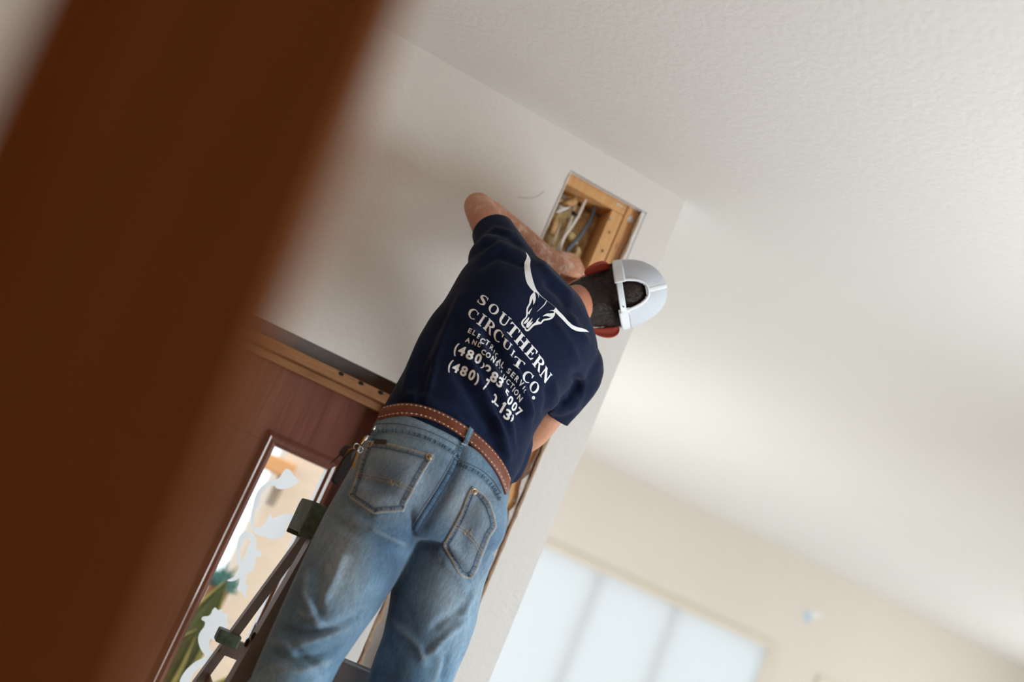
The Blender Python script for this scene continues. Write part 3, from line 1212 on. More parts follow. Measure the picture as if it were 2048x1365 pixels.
def channel(a, b, depth, flange, side, th=0.003):
    """C-section rail between two points: web faces outward, flanges inward"""
    d = (b - a).normalized()
    out = Vector((side, 0, 0))
    u = d.cross(out).normalized()
    prof = [(0, -depth / 2), (0, depth / 2), (-flange, depth / 2), (-flange, depth / 2 - th), (-th, depth / 2 - th), (-th, -depth / 2 + th), (-flange, -depth / 2 + th), (-flange, -depth / 2)]
    bm = bmesh.new()
    loft(bm, [[p + out * x + u * y for x, y in prof] for p in (a, b)])
    return bm


for s in (-1, 1):
    r = obj('front_rail', channel(rail_pt(s, True, 0.03), rail_pt(s, True, 1.815), 0.066, 0.030, s), M['alu'], lad)
    bm = bmesh.new()
    q = rail_pt(s, True, 0.0)
    box(bm, (q.x - 0.03, q.y - 0.045, 0), (q.x + 0.03, q.y + 0.045, 0.07), 0.006)
    obj('foot', bm, M['black'], r)
    r = obj('rear_rail', channel(rail_pt(s, False, 0.03), rail_pt(s, False, 1.815), 0.026, 0.020, s), M['alu'], lad)
    bm = bmesh.new()
    q = rail_pt(s, False, 0.0)
    box(bm, (q.x - 0.026, q.y - 0.035, 0), (q.x + 0.026, q.y + 0.035, 0.06), 0.006)
    obj('foot', bm, M['black'], r)
# cap: moulded plastic with skirt
bm = bmesh.new()
prof = [(2.3720, 1.785), (2.3700, 1.848), (2.3800, CAPZ), (2.5350, CAPZ), (2.5450, 1.848), (2.5430, 1.780), (2.5360, 1.780), (2.5360, 1.845), (2.3800, 1.845), (2.3790, 1.785)]
loft(bm, [[Vector((x, y, z)) for y, z in prof] for x in (LX0 - 0.010, LX1 + 0.010)])
for sx in (LX0 - 0.010, LX1 + 0.004):
    box(bm, (sx, 2.3795, 1.79), (sx + 0.006, 2.5360, 1.8449))
bmesh.ops.bevel(bm, geom=bm.edges[:], offset=0.0025, segments=2, profile=0.5, affect='EDGES')
for v in bm.verts:
    v.co += Vector((0, 0, noise.noise(v.co * 30) * 0.0015))
obj('top_cap', bm, M['green'], lad)
STEPS = (0.285, 0.575, 0.865, 1.155, 1.585)
for k, z in enumerate(STEPS):
    a, b = rail_pt(-1, True, z), rail_pt(1, True, z)
    y0, y1 = a.y - 0.03, a.y + 0.075
    prof = [(y0, z - 0.055), (y0, z), (y1, z), (y1, z - 0.045), (y1 - 0.003, z - 0.045), (y1 - 0.003, z - 0.003), (y0 + 0.003, z - 0.003), (y0 + 0.003, z - 0.055)]
    bm = bmesh.new()
    loft(bm, [[Vector((x, y, zz)) for y, zz in prof] for x in (a.x + 0.003, b.x - 0.003)])
    for i in range(8):
        yy = y0 + 0.008 + (y1 - y0 - 0.016) * i / 7
        box(bm, (a.x + 0.005, yy - 0.002, z - 0.0005), (b.x - 0.005, yy + 0.002, z + 0.0015))
    st = obj('step', bm, M['alu_step'], lad)
    for s in (-1, 1):
        for dyy, dz in ((-0.012, -0.018), (0.014, -0.036)):
            q = rail_pt(s, True, z + dz)
            c = Vector((q.x + s * 0.002, q.y + dyy, z + dz))
            bm = bmesh.new()
            ellipsoid(bm, c, Vector((0.004, 0, 0)), Vector((0, 0.0095, 0)), Vector((0, 0, 0.0095)), 12, 8)
            obj('rivet', bm, M['black'], lad)
    # corner brace under the step
    for s in (-1, 1):
        q = rail_pt(s, True, z - 0.16)
        bm = bmesh.new()
        tube(bm, [q + Vector((-s * 0.006, 0, 0)), Vector((q.x - s * 0.10, q.y + 0.04, z - 0.004))], 0.005, 8)
        obj('brace', bm, M['alu'], lad)
# rear cross bars and spreaders
for z in (0.32, 0.78, 1.24, 1.495):
    a, b = rail_pt(-1, False, z), rail_pt(1, False, z)
    boxo('cross_bar', (a.x + 0.001, a.y - 0.012, z - 0.02), (b.x - 0.001, a.y + 0.012, z + 0.02), M['alu'], lad, 0.003)
for s in (-1, 1):
    a, b = rail_pt(s, True, 1.42), rail_pt(s, False, 1.42)
    mid = (a + b) / 2
    bm = bmesh.new()
    box(bm, (a.x - s * 0.012 - 0.002, a.y, 1.405), (a.x - s * 0.012 + 0.002, mid.y + 0.01, 1.425))
    box(bm, (a.x - s * 0.017 - 0.002, mid.y - 0.01, 1.403), (a.x - s * 0.017 + 0.002, b.y, 1.423))
    obj('spreader', bm, M['alu'], lad)
    q = rail_pt(s, False, 1.51)
    boxo('rail_clip', (q.x - 0.022 if s < 0 else q.x - 0.03, q.y - 0.03, 1.498), (q.x + 0.03 if s < 0 else q.x + 0.022, q.y + 0.022, 1.528), M['green'], lad, 0.004)
# bright green corner pads on the upper step
for s in (-1, 1):
    a = rail_pt(s, True, 1.585)
    x0 = 0.505 if s < 0 else a.x - 0.075
    boxo('corner_pad', (x0, a.y - 0.036, 1.53), (x0 + 0.065, a.y - 0.0305, 1.562), M['green_b'], lad, 0.002)
# ------------------------------------------------------------------ the man on the ladder
man = thing('person', 'man in navy t-shirt, faded jeans and white mesh cap reaching into the wall hole', 'person', (0.60, 2.28, 1.157))

# joints
SH_L = P(1012, 508, 2.385)
EL_L = P(957, 414, 2.585)
WR_L = P(1100, 520, 2.690)
SH_R = P(1158, 738, 2.385)
EL_R = P(1072, 856, 2.475)
WR_R = P(968, 935, 2.665)
NECK = P(1150, 612, 2.385)
HEADC = P(1221, 595, 2.445)
FOOT_Z = 1.157
ANK_L = Vector((0.475, 2.175, FOOT_Z + 0.085))
ANK_R = Vector((0.655, 2.180, FOOT_Z + 0.085))
KNEE_L = Vector((0.447, 2.165, 1.585))
KNEE_R = Vector((0.690, 2.200, 1.600))
HIP_L = P(790, 1012, 2.24)
HIP_R = P(905, 1062, 2.24)

# head frame: crown, facing, right
H_up = (P(1325, 572, 2.455) - HEADC)
view_d = (HEADC - CAM0).normalized()
H_fw = (view_d * 1.0 + Vector((-0.12, 0.05, 0.05)))
H_up = H_up.normalized()
H_fw = (H_fw - H_up * H_fw.dot(H_up)).normalized()
H_rt = H_fw.cross(H_up).normalized()      # his right


def HP(r, f, u):
    return HEADC + H_rt * r + H_fw * f + H_up * u


def body():
    bm = bmesh.new()
    # torso kept inside the shirt
    for c, w, d, h in ((P(895, 885, 2.25), 0.105, 0.07, 0.10), (P(955, 790, 2.29), 0.110, 0.075, 0.14), (P(1040, 690, 2.34), 0.13, 0.09, 0.15)):
        up = (P(1150, 600, 2.40) - P(890, 880, 2.24)).normalized()
        rt = (P(1010, 960, 2.26) - P(768, 820, 2.22)).normalized()
        ellipsoid(bm, c, rt * w, up.cross(rt) * d, up * h)
    # shoulders and neck
    tube(bm, [SH_L, (SH_L + SH_R) / 2 + Vector((0, 0, 0.01)), SH_R], [0.045, 0.055, 0.045], 14)
    nb = P(1118, 628, 2.385)
    tube(bm, [nb, NECK + H_fw * 0.012, HP(0.0, 0.018, -0.055), HP(0, 0.02, 0)], [0.056, 0.047, 0.048, 0.055], 18)
    # head: skull, jaw, face
    ellipsoid(bm, HP(0, 0.004, 0.018), H_rt * 0.0690, H_fw * 0.086, H_up * 0.086, 24, 18)
    ellipsoid(bm, HP(0, 0.042, -0.045), H_rt * 0.058, H_fw * 0.058, H_up * 0.070, 20, 14)
    ellipsoid(bm, HP(0, 0.080, -0.094), H_rt * 0.026, H_fw * 0.020, H_up * 0.018, 14, 10)
    tube(bm, [HP(0, 0.092, 0.012), HP(0, 0.106, -0.014), HP(0, 0.110, -0.030), HP(0, 0.094, -0.040)], [0.008, 0.011, 0.014, 0.009], 10)
    for s in (-1, 1):
        ellipsoid(bm, HP(s * 0.012, 0.101, -0.033), H_rt * 0.008, H_fw * 0.009, H_up * 0.007, 10, 8)
        ellipsoid(bm, HP(s * 0.031, 0.083, 0.018), H_rt * 0.020, H_fw * 0.010, H_up * 0.007, 12, 8)   # brow
        ellipsoid(bm, HP(s * 0.042, 0.066, -0.025), H_rt * 0.020, H_fw * 0.020, H_up * 0.018, 12, 8)  # cheek
        ellipsoid(bm, HP(s * 0.031, 0.081, 0.002), H_rt * 0.013, H_fw * 0.011, H_up * 0.010, 12, 8)   # eyelids
    for dz, w in ((-0.060, 0.022), (-0.070, 0.020)):
        tube(bm, [HP(-w, 0.086, dz), HP(0, 0.098, dz), HP(w, 0.086, dz)], [0.004, 0.007, 0.004], 8)
    # left arm: upper arm, forearm, hand
    tube(bm, smooth_path([SH_L, SH_L.lerp(EL_L, 0.5) + Vector((-0.006, 0, 0.0)), EL_L], 5), [0.046 - 0.0009 * k for k in range(11)], 16)
    ellipsoid(bm, EL_L, Vector((0.037, 0, 0)), Vector((0, 0.037, 0)), Vector((0, 0, 0.036)))
    fdir = (WR_L - EL_L)
    pts = [EL_L, EL_L.lerp(WR_L, 0.28) + Vector((0, -0.004, -0.004)), EL_L.lerp(WR_L, 0.62), WR_L]
    tube(bm, smooth_path(pts, 5), [0.036, 0.038, 0.0405, 0.042, 0.043, 0.043, 0.042, 0.041, 0.0395, 0.038, 0.036, 0.0345, 0.033, 0.0315, 0.030, 0.0295], 16, flat=0.92)
    # right arm
    tube(bm, smooth_path([SH_R, SH_R.lerp(EL_R, 0.5), EL_R], 5), [0.047 - 0.0006 * k for k in range(11)], 16)
    ellipsoid(bm, EL_R, Vector((0.040, 0, 0)), Vector((0, 0.040, 0)), Vector((0, 0, 0.039)))
    tube(bm, smooth_path([EL_R, EL_R.lerp(WR_R, 0.35), WR_R], 6), [0.041, 0.042, 0.043, 0.043, 0.042, 0.041, 0.039, 0.037, 0.035, 0.033, 0.031, 0.030, 0.029], 16)
    # legs inside the jeans
    for h, k, a in ((HIP_L, KNEE_L, ANK_L), (HIP_R, KNEE_R, ANK_R)):
        tube(bm, [h + Vector((0, 0, 0.05)), h.lerp(k, 0.5), k, k.lerp(a, 0.4), a], [0.045, 0.050, 0.045, 0.044, 0.035], 16)
        ellipsoid(bm, h + Vector((0, 0, 0.03)), Vector((0.05, 0, 0)), Vector((0, 0.05, 0)), Vector((0, 0, 0.08)))
        tube(bm, [a, a + Vector((0, 0.02, -0.045)), a + Vector((0, 0.11, -0.055))], [0.034, 0.033, 0.022], 12)
    # hands
    hand(bm, WR_L, P(1134, 533, 2.712), P(1158, 533, 2.735), Vector((0, 0.75, -0.5)), 1)
    hand(bm, WR_R, WR_R + Vector((-0.03, 0.04, -0.02)), WR_R + Vector((-0.055, 0.068, -0.035)), Vector((0.2, 0.3, -1)), -1)
    me = remesh(bm, 0.0042, 5, 0.5)
    # ears are added as shaped shells and joined to the same skin
    return me


def hand(bm, wrist, palm, knuck, curl, side):
    """palm, four curled fingers and a thumb leaving the side of the palm"""
    along = (knuck - wrist).normalized()
    curl = Vector(curl)
    nrm = (curl - along * curl.dot(along)).normalized()       # palm side
    wid = along.cross(nrm).normalized() * side
    # palm slab
    for t, w, d in ((0.0, 0.026, 0.020), (0.35, 0.036, 0.019), (0.75, 0.041, 0.017), (1.0, 0.040, 0.014)):
        pass
    rings = []
    for t, w, d in ((-0.1, 0.027, 0.021), (0.2, 0.032, 0.020), (0.5, 0.039, 0.019), (0.85, 0.042, 0.017), (1.05, 0.040, 0.012)):
        rings.append(sring(wrist.lerp(knuck, t), wid * w, nrm * d, 18, 2.4))
    loft(bm, rings)
    L = ((0.040, 0.026, 0.020), (0.045, 0.029, 0.021), (0.042, 0.027, 0.021), (0.033, 0.021, 0.018))
    for i in range(4):
        o = (1.5 - i) * 0.0205
        k = knuck + wid * o - along * (0.002 * abs(i - 1.2)) + nrm * 0.001
        a1, a2, a3 = 0.75 + 0.1 * i, 1.75 + 0.08 * i, 2.5 + 0.05 * i
        p = [k - along * 0.02, k]
        for l, an in zip(L[i], (a1, a2, a3)):
            p.append(p[-1] + (along * math.cos(an) + nrm * math.sin(an)) * l)
        tube(bm, p, [0.0095, 0.0102, 0.0092, 0.0084, 0.0070], 10)
        ellipsoid(bm, k, Vector((0.0108, 0, 0)), Vector((0, 0.0108, 0)), Vector((0, 0, 0.0108)), 10, 8)
    # thumb
    b = wrist.lerp(knuck, 0.22) + wid * 0.030 + nrm * 0.006
    p = [wrist.lerp(knuck, 0.12) + wid * 0.018, b, b + (along * 0.55 + wid * 0.55 + nrm * 0.5).normalized() * 0.040]
    p.append(p[-1] + (along * 0.75 + wid * 0.1 + nrm * 0.6).normalized() * 0.031)
    p.append(p[-1] + (along * 0.75 - wid * 0.25 + nrm * 0.6).normalized() * 0.022)
    tube(bm, p, [0.015, 0.0155, 0.0125, 0.0105, 0.0078], 12)


me = body()
co, no = mesh_np(me)
# skin colour zones: dusty left forearm and hand, flushed nape
A = np.array(EL_L)
B = np.array(WR_L)
d = np.linalg.norm(np.cross(co - A, (B - A) / np.linalg.norm(B - A)), axis=1)
tpar = ((co - A) @ (B - A)) / ((B - A) @ (B - A))
dust = ((d < 0.09) & (tpar > -0.2)).astype(float) * np.clip(0.35 + 0.6 * tpar, 0.1, 0.9)
dn = np.linalg.norm(co - np.array(NECK), axis=1)
flush = np.clip(1 - dn / 0.10, 0, 1) * 0.30
at = me.attributes.new('dust', 'FLOAT', 'POINT')
at.data.foreach_set('value', dust)
at = me.attributes.new('flush', 'FLOAT', 'POINT')
at.data.foreach_set('value', flush)
body_o = link('body', me, M['skin'], man)

# ears
def ear(s):
    bm = bmesh.new()
    c = HP(s * 0.072, -0.012, -0.034)
    up = (H_up * 0.95 - H_fw * 0.25 + H_rt * s * 0.06).normalized()
    out = (H_rt * s * 0.88 - H_fw * 0.47).normalized()
    out = (out - up * out.dot(up)).normalized()
    nrm = up.cross(out).normalized()
    n = 20
    outl = []
    for i in range(n):
        t = math.pi * (-0.5 + i / (n - 1))            # from lobe (bottom) to top attachment
        ww = 0.022 * math.cos(t) * (1.0 + 0.25 * math.sin(t))
        outl.append(c + up * (0.0325 * math.sin(t) + 0.002) + out * (ww + 0.001))
    inn = [c + up * (0.030 * math.sin(math.pi * (-0.5 + i / (n - 1))) + 0.002) - out * 0.006 for i in range(n)]
    rings = []
    for a, b in zip(outl, inn):
        ring = []
        for q, th in ((0.0, 0.006), (0.35, 0.006), (0.7, 0.003), (0.88, 0.006), (1.0, 0.003)):
            ring.append(b.lerp(a, q) + nrm * th)
        for q, th in ((1.0, -0.002), (0.88, -0.001), (0.6, 0.0004), (0.3, -0.003), (0.0, -0.005)):
            ring.append(b.lerp(a, q) + nrm * th)
        rings.append(ring)
    loft(bm, rings)
    o = obj('ear', bm, M['ear'], body_o, True)
    sm = o.modifiers.new('s', 'SUBSURF')
    sm.levels = sm.render_levels = 1
    return o


t_ = NT('ear_skin')
t_.b.inputs['Subsurface Weight'].default_value = 0.4
t_.b.inputs['Subsurface Radius'].default_value = (0.02, 0.004, 0.002)
M['ear'] = t_.set(C(178, 78, 64), 0.45, 0, None, 0.4)
ear(-1)
ear(1)
eye_m = plain('eye_white', (0.7, 0.68, 0.65), 0.2)
for s in (-1, 1):
    bm = bmesh.new()
    ellipsoid(bm, HP(s * 0.031, 0.0835, 0.002), H_rt * 0.010, H_fw * 0.0105, H_up * 0.007, 14, 10)
    e = obj('eye', bm, eye_m, body_o, True)
    bm = bmesh.new()
    ellipsoid(bm, HP(s * 0.031, 0.0925, 0.002), H_rt * 0.0045, H_fw * 0.002, H_up * 0.0045, 10, 8)
    obj('iris', bm, M['leather_dk'], body_o, True)

# ------------------------------------------------------------------ hair: close-cropped nape, thousands of short strands
hair_me_bm = bmesh.new()
nu, nv = 40, 26
rows = []
for j in range(nv + 1):
    row = []
    for i in range(nu + 1):
        th = math.radians(-108 + 216 * i / nu)  # azimuth round the back
        lo = -0.134 + 0.036 * min(1, abs(th) / 1.5) ** 2 + 0.003 * math.sin(th * 9)      # hairline: lowest at the nape
        u = lo + (0.088 - lo) * j / nv
        hk = 1.0 - 0.10 * max(0.0, u + 0.01) / 0.1
        cp = math.sqrt(max(0.0, 1 - ((max(u, -0.02) - 0.022) / 0.0955) ** 2))
        k = max(0.0, (-0.02 - u) / 0.09)
        rr = 1.0 - 0.30 * k
        row.append(HP(0.0725 * hk * cp * math.sin(th) * rr, -0.0925 * hk * cp * math.cos(th) * (1.0 - 0.30 * k), u))
    rows.append(row)
loft(hair_me_bm, rows, cap=False, closed=False)
hair_o = obj('hair', hair_me_bm, M['hair'], man, True)
so = hair_o.modifiers.new('t', 'SOLIDIFY')
so.thickness = 0.003
so.offset = 1
rr = random.Random(5)
verts, faces = [], []
hp = [p for p in hair_o.data.polygons]
areas = np.array([p.area for p in hp])
pick = np.random.RandomState(3).choice(len(hp), 9000, p=areas / areas.sum())
for k in pick:
    p = hp[int(k)]
    vs = [hair_o.data.vertices[v].co for v in p.vertices]
    a, b = rr.random(), rr.random()
    q = vs[0].lerp(vs[1], a).lerp(vs[3 % len(vs)].lerp(vs[2], a), b)
    n = (q - HP(0, 0, 0)).normalized()
    dirv = (n * 0.55 - H_up * 0.8 + Vector((rr.uniform(-.3, .3), rr.uniform(-.3, .3), rr.uniform(-.3, .3)))).normalized()
    s = dirv.cross(n).normalized() * 0.00045
    L_ = rr.uniform(0.005, 0.009)
    i0 = len(verts)
    q = q + n * 0.003
    verts += [q - s, q + s, q + dirv * L_ + n * 0.001]
    faces.append((i0, i0 + 1, i0 + 2))
me = bpy.data.meshes.new('hair_strands')
me.from_pydata(verts, [], faces)
o = link('hair_strands', me, M['hair'], hair_o, False)
o['kind'] = 'stuff'

# ------------------------------------------------------------------ t-shirt
def torso_rings(spec, n=48):
    """spec rows: left pixel, right pixel, depth of centre, half thickness, squareness"""
    cs, us, rings = [], [], []
    for (l, r, Y, b, p) in spec:
        L3, R3 = P(l[0], l[1], Y), P(r[0], r[1], Y)
        cs.append((L3 + R3) / 2)
        us.append((R3 - L3) / 2)
    for i, (l, r, Y, b, p) in enumerate(spec):
        sp = (cs[min(i + 1, len(cs) - 1)] - cs[max(i - 1, 0)]).normalized()
        V = sp.cross(us[i]).normalized() * b
        rings.append(sring(cs[i], us[i], V, n, p))
    return rings


shirt_spec = [
    ((752, 858), (1006, 990), 2.245, 0.088, 2.3),
    ((764, 822), (1022, 962), 2.245, 0.094, 2.3),
    ((776, 800), (1036, 938), 2.250, 0.098, 2.3),
    ((792, 772), (1042, 915), 2.258, 0.103, 2.3),
    ((814, 734), (1056, 880), 2.275, 0.110, 2.3),
    ((842, 686), (1076, 846), 2.290, 0.114, 2.3),
    ((872, 632), (1098, 816), 2.308, 0.117, 2.3),
    ((902, 584), (1124, 790), 2.325, 0.118, 2.3),
    ((930, 534), (1156, 764), 2.345, 0.115, 2.3),
    ((954, 504), (1178, 742), 2.362, 0.106, 2.2),
    ((980, 492), (1184, 722), 2.372, 0.095, 2.1),
    ((1020, 500), (1182, 704), 2.382, 0.080, 2.0),
    ((1064, 530), (1176, 688), 2.388, 0.068, 2.0),
    ((1104, 562), (1168, 668), 2.392, 0.058, 2.0),
    ((1124, 578), (1160, 654), 2.394, 0.053, 2.0),
]
bm = bmesh.new()
loft(bm, torso_rings(shirt_spec))
ellipsoid(bm, P(990, 522, 2.375), Vector((0.062, 0, 0)), Vector((0, 0.075, 0)), Vector((0, 0, 0.058)))
ellipsoid(bm, P(1156, 728, 2.375), Vector((0.058, 0, 0)), Vector((0, 0.065, 0)), Vector((0, 0, 0.055)))
# right back hem hanging over the belt
tube(bm, smooth_path([P(1030, 880, 2.27), P(1028, 915, 2.265), P(1020, 948, 2.265), P(1014, 966, 2.27)], 4), [0.040, 0.040, 0.039, 0.037, 0.034, 0.032, 0.030, 0.028, 0.026, 0.024, 0.020, 0.014, 0.008], 16)
# left sleeve
HEM_L = P(987, 466, 2.475)
sl = smooth_path([P(1028, 552, 2.365), P(1008, 512, 2.405), HEM_L, HEM_L + (HEM_L - P(1008, 512, 2.405)) * 0.4], 5)
tube(bm, sl, [0.068, 0.068, 0.067, 0.066, 0.064, 0.062, 0.060, 0.058, 0.056, 0.054, 0.0525, 0.052, 0.052, 0.052, 0.052, 0.052], 24)
# right sleeve
HEM_R = P(1097, 824, 2.435)
sr = smooth_path([P(1140, 715, 2.37), P(1150, 752, 2.40), HEM_R, HEM_R + (HEM_R - P(1150, 752, 2.40)) * 0.3], 5)
tube(bm, sr, [0.066, 0.067, 0.067, 0.067, 0.066, 0.064, 0.062, 0.060, 0.058, 0.057, 0.056, 0.056, 0.056, 0.056, 0.056, 0.056], 24)
ellipsoid(bm, P(1112, 792, 2.385), Vector((0.05, 0, 0)), Vector((0, 0.06, 0)), Vector((0, 0, 0.05)))
me = remesh(bm, 0.0055, 9, 0.5)


def open_hem(me, c, d, rad, depth=0.03):
    """cut the closed end of a sleeve open"""
    bm = bmesh.new()
    bm.from_mesh(me)
    bm.normal_update()
    fs = []
    for f in bm.faces:
        q = f.calc_center_median() - c
        if -0.02 < q.dot(d) < 0.08 and (q - d * q.dot(d)).length < rad:
            fs.append(f)
    g = list({v for f in fs for v in f.verts}) + list({e for f in fs for e in f.edges}) + fs
    bmesh.ops.bisect_plane(bm, geom=g, plane_co=c, plane_no=d, clear_outer=True)
    bm.to_mesh(me)
    bm.free()


open_hem(me, HEM_L, (sl[-1] - sl[-5]).normalized(), 0.075)
open_hem(me, HEM_R, (sr[-1] - sr[-5]).normalized(), 0.075)

SHIRT_FOLDS = [
    # long drag folds from the raised shoulder down to the right hip
    ([(935, 640), (962, 690), (985, 735), (1004, 785), (1018, 840), (1030, 905)], 0.0050, 9, 0.45),
    ([(962, 640), (985, 690), (1010, 745), (1035, 800), (1045, 850)], -0.0042, 8),
    ([(998, 650), (1018, 700), (1044, 760), (1060, 815), (1062, 850)], 0.0046, 8, 0.45),
    ([(1024, 690), (1048, 745), (1066, 790)], -0.0030, 8),
    ([(930, 700), (952, 745), (972, 790), (990, 840), (1012, 890)], 0.0042, 9, 0.4),
    ([(905, 720), (935, 780), (965, 830), (995, 880)], -0.0035, 12),
    # left flank folds running down to the belt
    ([(905, 600), (872, 660), (846, 720), (826, 790)], -0.0035, 8),
    ([(886, 590), (852, 660), (824, 730), (806, 800)], 0.0035, 7),
    ([(935, 570), (900, 640), (872, 715), (852, 800)], 0.0030, 9),
    ([(862, 720), (846, 770), (838, 812)], -0.003, 6),
    # bunching at the tucked waist
    ([(800, 790), (850, 800), (910, 830), (960, 862)], 0.0045, 10),
    ([(860, 808), (920, 830), (970, 870), (1005, 905)], -0.0030, 6),
    ([(985, 830), (1005, 880), (1018, 930)], 0.004, 8),
    # raised sleeve creases
    ([(962, 500), (1000, 474), (1045, 492)], -0.0022, 5),
    ([(958, 486), (990, 458), (1030, 468)], 0.0020, 5),
    ([(952, 520), (1000, 492), (1058, 514)], 0.0022, 7),
    ([(948, 540), (995, 512), (1060, 535)], -0.0030, 7),
    ([(1075, 520), (1110, 560), (1150, 600)], 0.003, 8),
    ([(1085, 560), (1120, 590), (1155, 640)], -0.003, 8),
    # right shoulder and sleeve
    ([(1135, 600), (1150, 650), (1180, 695)], 0.003, 8),
    ([(1105, 640), (1140, 690), (1160, 740)], 0.0025, 9),
    ([(1150, 740), (1158, 770), (1140, 800), (1115, 815)], -0.006, 8),
    ([(1168, 745), (1160, 790), (1145, 830)], 0.0035, 8),
    ([(1105, 760), (1112, 800), (1100, 830)], 0.003, 7),
    ([(1092, 770), (1096, 800), (1088, 835)], -0.003, 6),
]
folds(me, [(f[0], f[1] * 2.3) + tuple(f[2:]) for f in SHIRT_FOLDS])
co, no = mesh_np(me)
for i in range(len(co)):
    pass
shirt_bvh_me = me.copy()
shirt_o = link('t_shirt', me, M['shirt'], man)
so = shirt_o.modifiers.new('t', 'SOLIDIFY')
so.thickness = 0.002
so.offset = -1
SB = bvh_of(shirt_bvh_me)

# sleeve hem bands
def hem_band(c, d, me_, rad):
    pass


# ------------------------------------------------------------------ jeans
jean_pelvis = [
    ((766, 815), (1018, 950), 2.245, 0.098, 2.2),
    ((754, 842), (1014, 972), 2.244, 0.104, 2.2),
    ((730, 885), (1010, 1010), 2.240, 0.112, 2.2),
    ((704, 935), (1000, 1050), 2.236, 0.118, 2.25),
    ((676, 985), (985, 1095), 2.232, 0.118, 2.3),
    ((655, 1022), (975, 1122), 2.232, 0.108, 2.3),
]


def leg_rings(spec, n=36):
    return torso_rings(spec, n)


legL = [
    ((690, 962), (868, 1030), 2.222, 0.105, 2.1),
    ((660, 1012), (838, 1075), 2.222, 0.108, 2.1),
    ((634, 1062), (812, 1122), 2.218, 0.104, 2.05),
    ((606, 1122), (786, 1172), 2.210, 0.100, 2.0),
    ((578, 1182), (752, 1226), 2.200, 0.095, 2.0),
    ((552, 1240), (716, 1276), 2.190, 0.090, 2.0),
    ((526, 1300), (680, 1328), 2.182, 0.085, 2.0),
    ((500, 1362), (652, 1386), 2.176, 0.080, 2.0),
]
legR = [
    ((838, 1018), (990, 1075), 2.235, 0.100, 2.1),
    ((820, 1060), (980, 1108), 2.237, 0.102, 2.1),
    ((800, 1112), (968, 1150), 2.236, 0.100, 2.05),
    ((788, 1160), (958, 1194), 2.232, 0.096, 2.0),
    ((780, 1215), (948, 1248), 2.226, 0.092, 2.0),
    ((768, 1272), (930, 1300), 2.220, 0.088, 2.0),
    ((748, 1325), (908, 1348), 2.214, 0.084, 2.0),
    ((732, 1385), (890, 1402), 2.210, 0.080, 2.0),
]
bm = bmesh.new()
loft(bm, torso_rings(jean_pelvis))
for spec, kn, an in ((legL, KNEE_L, ANK_L), (legR, KNEE_R, ANK_R)):
    rg = leg_rings(spec)
    last = sum(rg[-1], Vector()) / len(rg[-1])
    n = 36
    for t, w in ((0.35, 0.072), (0.7, 0.070), (1.0, 0.074), (1.12, 0.076)):
        c = last.lerp(an, t) if t <= 1 else an + (an - last).normalized() * 0.03
        rg.append(sring(c, Vector((w, 0, 0)), Vector((0, -w, 0)), n, 2.0))
    loft(bm, rg)
# seat
up_ = Vector((0.05, 0.1, 1)).normalized()
for px, py, w in ((800, 985, 0.082), (935, 1045, 0.080)):
    ellipsoid(bm, P(px, py, 2.205), Vector((w, 0, 0)), Vector((0, 0.092, 0)), Vector((0, 0, 0.095)))
me = remesh(bm, 0.0055, 9, 0.5)
JEAN_FOLDS = [
    ([(930, 880), (912, 935), (890, 985), (858, 1035), (832, 1078)], -0.0050, 12),      # seat cleft
    ([(655, 1030), (700, 1060), (760, 1090), (815, 1112)], -0.0040, 9),
    ([(712, 1030), (752, 1046), (790, 1065), (818, 1082)], -0.0035, 6),
    ([(735, 1052), (775, 1075), (812, 1092)], 0.0030, 6),
    ([(822, 1015), (826, 1050), (824, 1090)], -0.0040, 6),
    ([(836, 1085), (880, 1095), (920, 1130), (945, 1165)], -0.0050, 8),
    ([(880, 1120), (915, 1150), (935, 1185)], 0.003, 8),
    ([(690, 1100), (668, 1160), (640, 1215)], 0.0045, 10),
    ([(615, 1140), (610, 1190), (628, 1235), (645, 1260)], 0.0060, 9),
    ([(640, 1130), (632, 1190), (640, 1240)], -0.0055, 9),
    # back of the knee, left leg
    ([(550, 1255), (590, 1265), (640, 1262), (700, 1240), (735, 1222)], -0.0055, 8),
    ([(545, 1285), (590, 1292), (640, 1278), (700, 1258)], 0.0055, 8),
    ([(535, 1300), (580, 1320), (630, 1312), (690, 1290)], -0.0055, 8),
    ([(540, 1335), (600, 1345), (660, 1325)], 0.0050, 9),
    ([(570, 1270), (600, 1310), (650, 1350)], -0.0045, 7),
    ([(600, 1225), (640, 1250), (690, 1252)], 0.0045, 7),
    # right leg
    ([(788, 1245), (812, 1268), (838, 1295), (850, 1330)], 0.0045, 7),
    ([(935, 1240), (905, 1262), (875, 1292), (850, 1320)], 0.0050, 6),
    ([(930, 1215), (895, 1235), (860, 1262)], -0.0040, 9),
    ([(800, 1180), (815, 1225), (830, 1270)], -0.0030, 9),
    ([(950, 1180), (935, 1210), (925, 1235)], 0.0045, 6),
    ([(870, 1290), (880, 1330), (868, 1365)], 0.0022, 7),
    ([(775, 1280), (790, 1320), (785, 1360)], -0.0022, 7),
    ([(895, 1300), (890, 1335), (880, 1365)], -0.0035, 6),
    # under the seat on the left pocket side
    ([(690, 1005), (720, 1025), (752, 1030)], -0.0030, 6),
    ([(985, 1105), (972, 1135), (962, 1165)], 0.003, 6),
]
folds(me, [(f[0], f[1] * 1.6) + tuple(f[2:]) for f in JEAN_FOLDS])
co, no = mesh_np(me)
uv = pix_np(co)
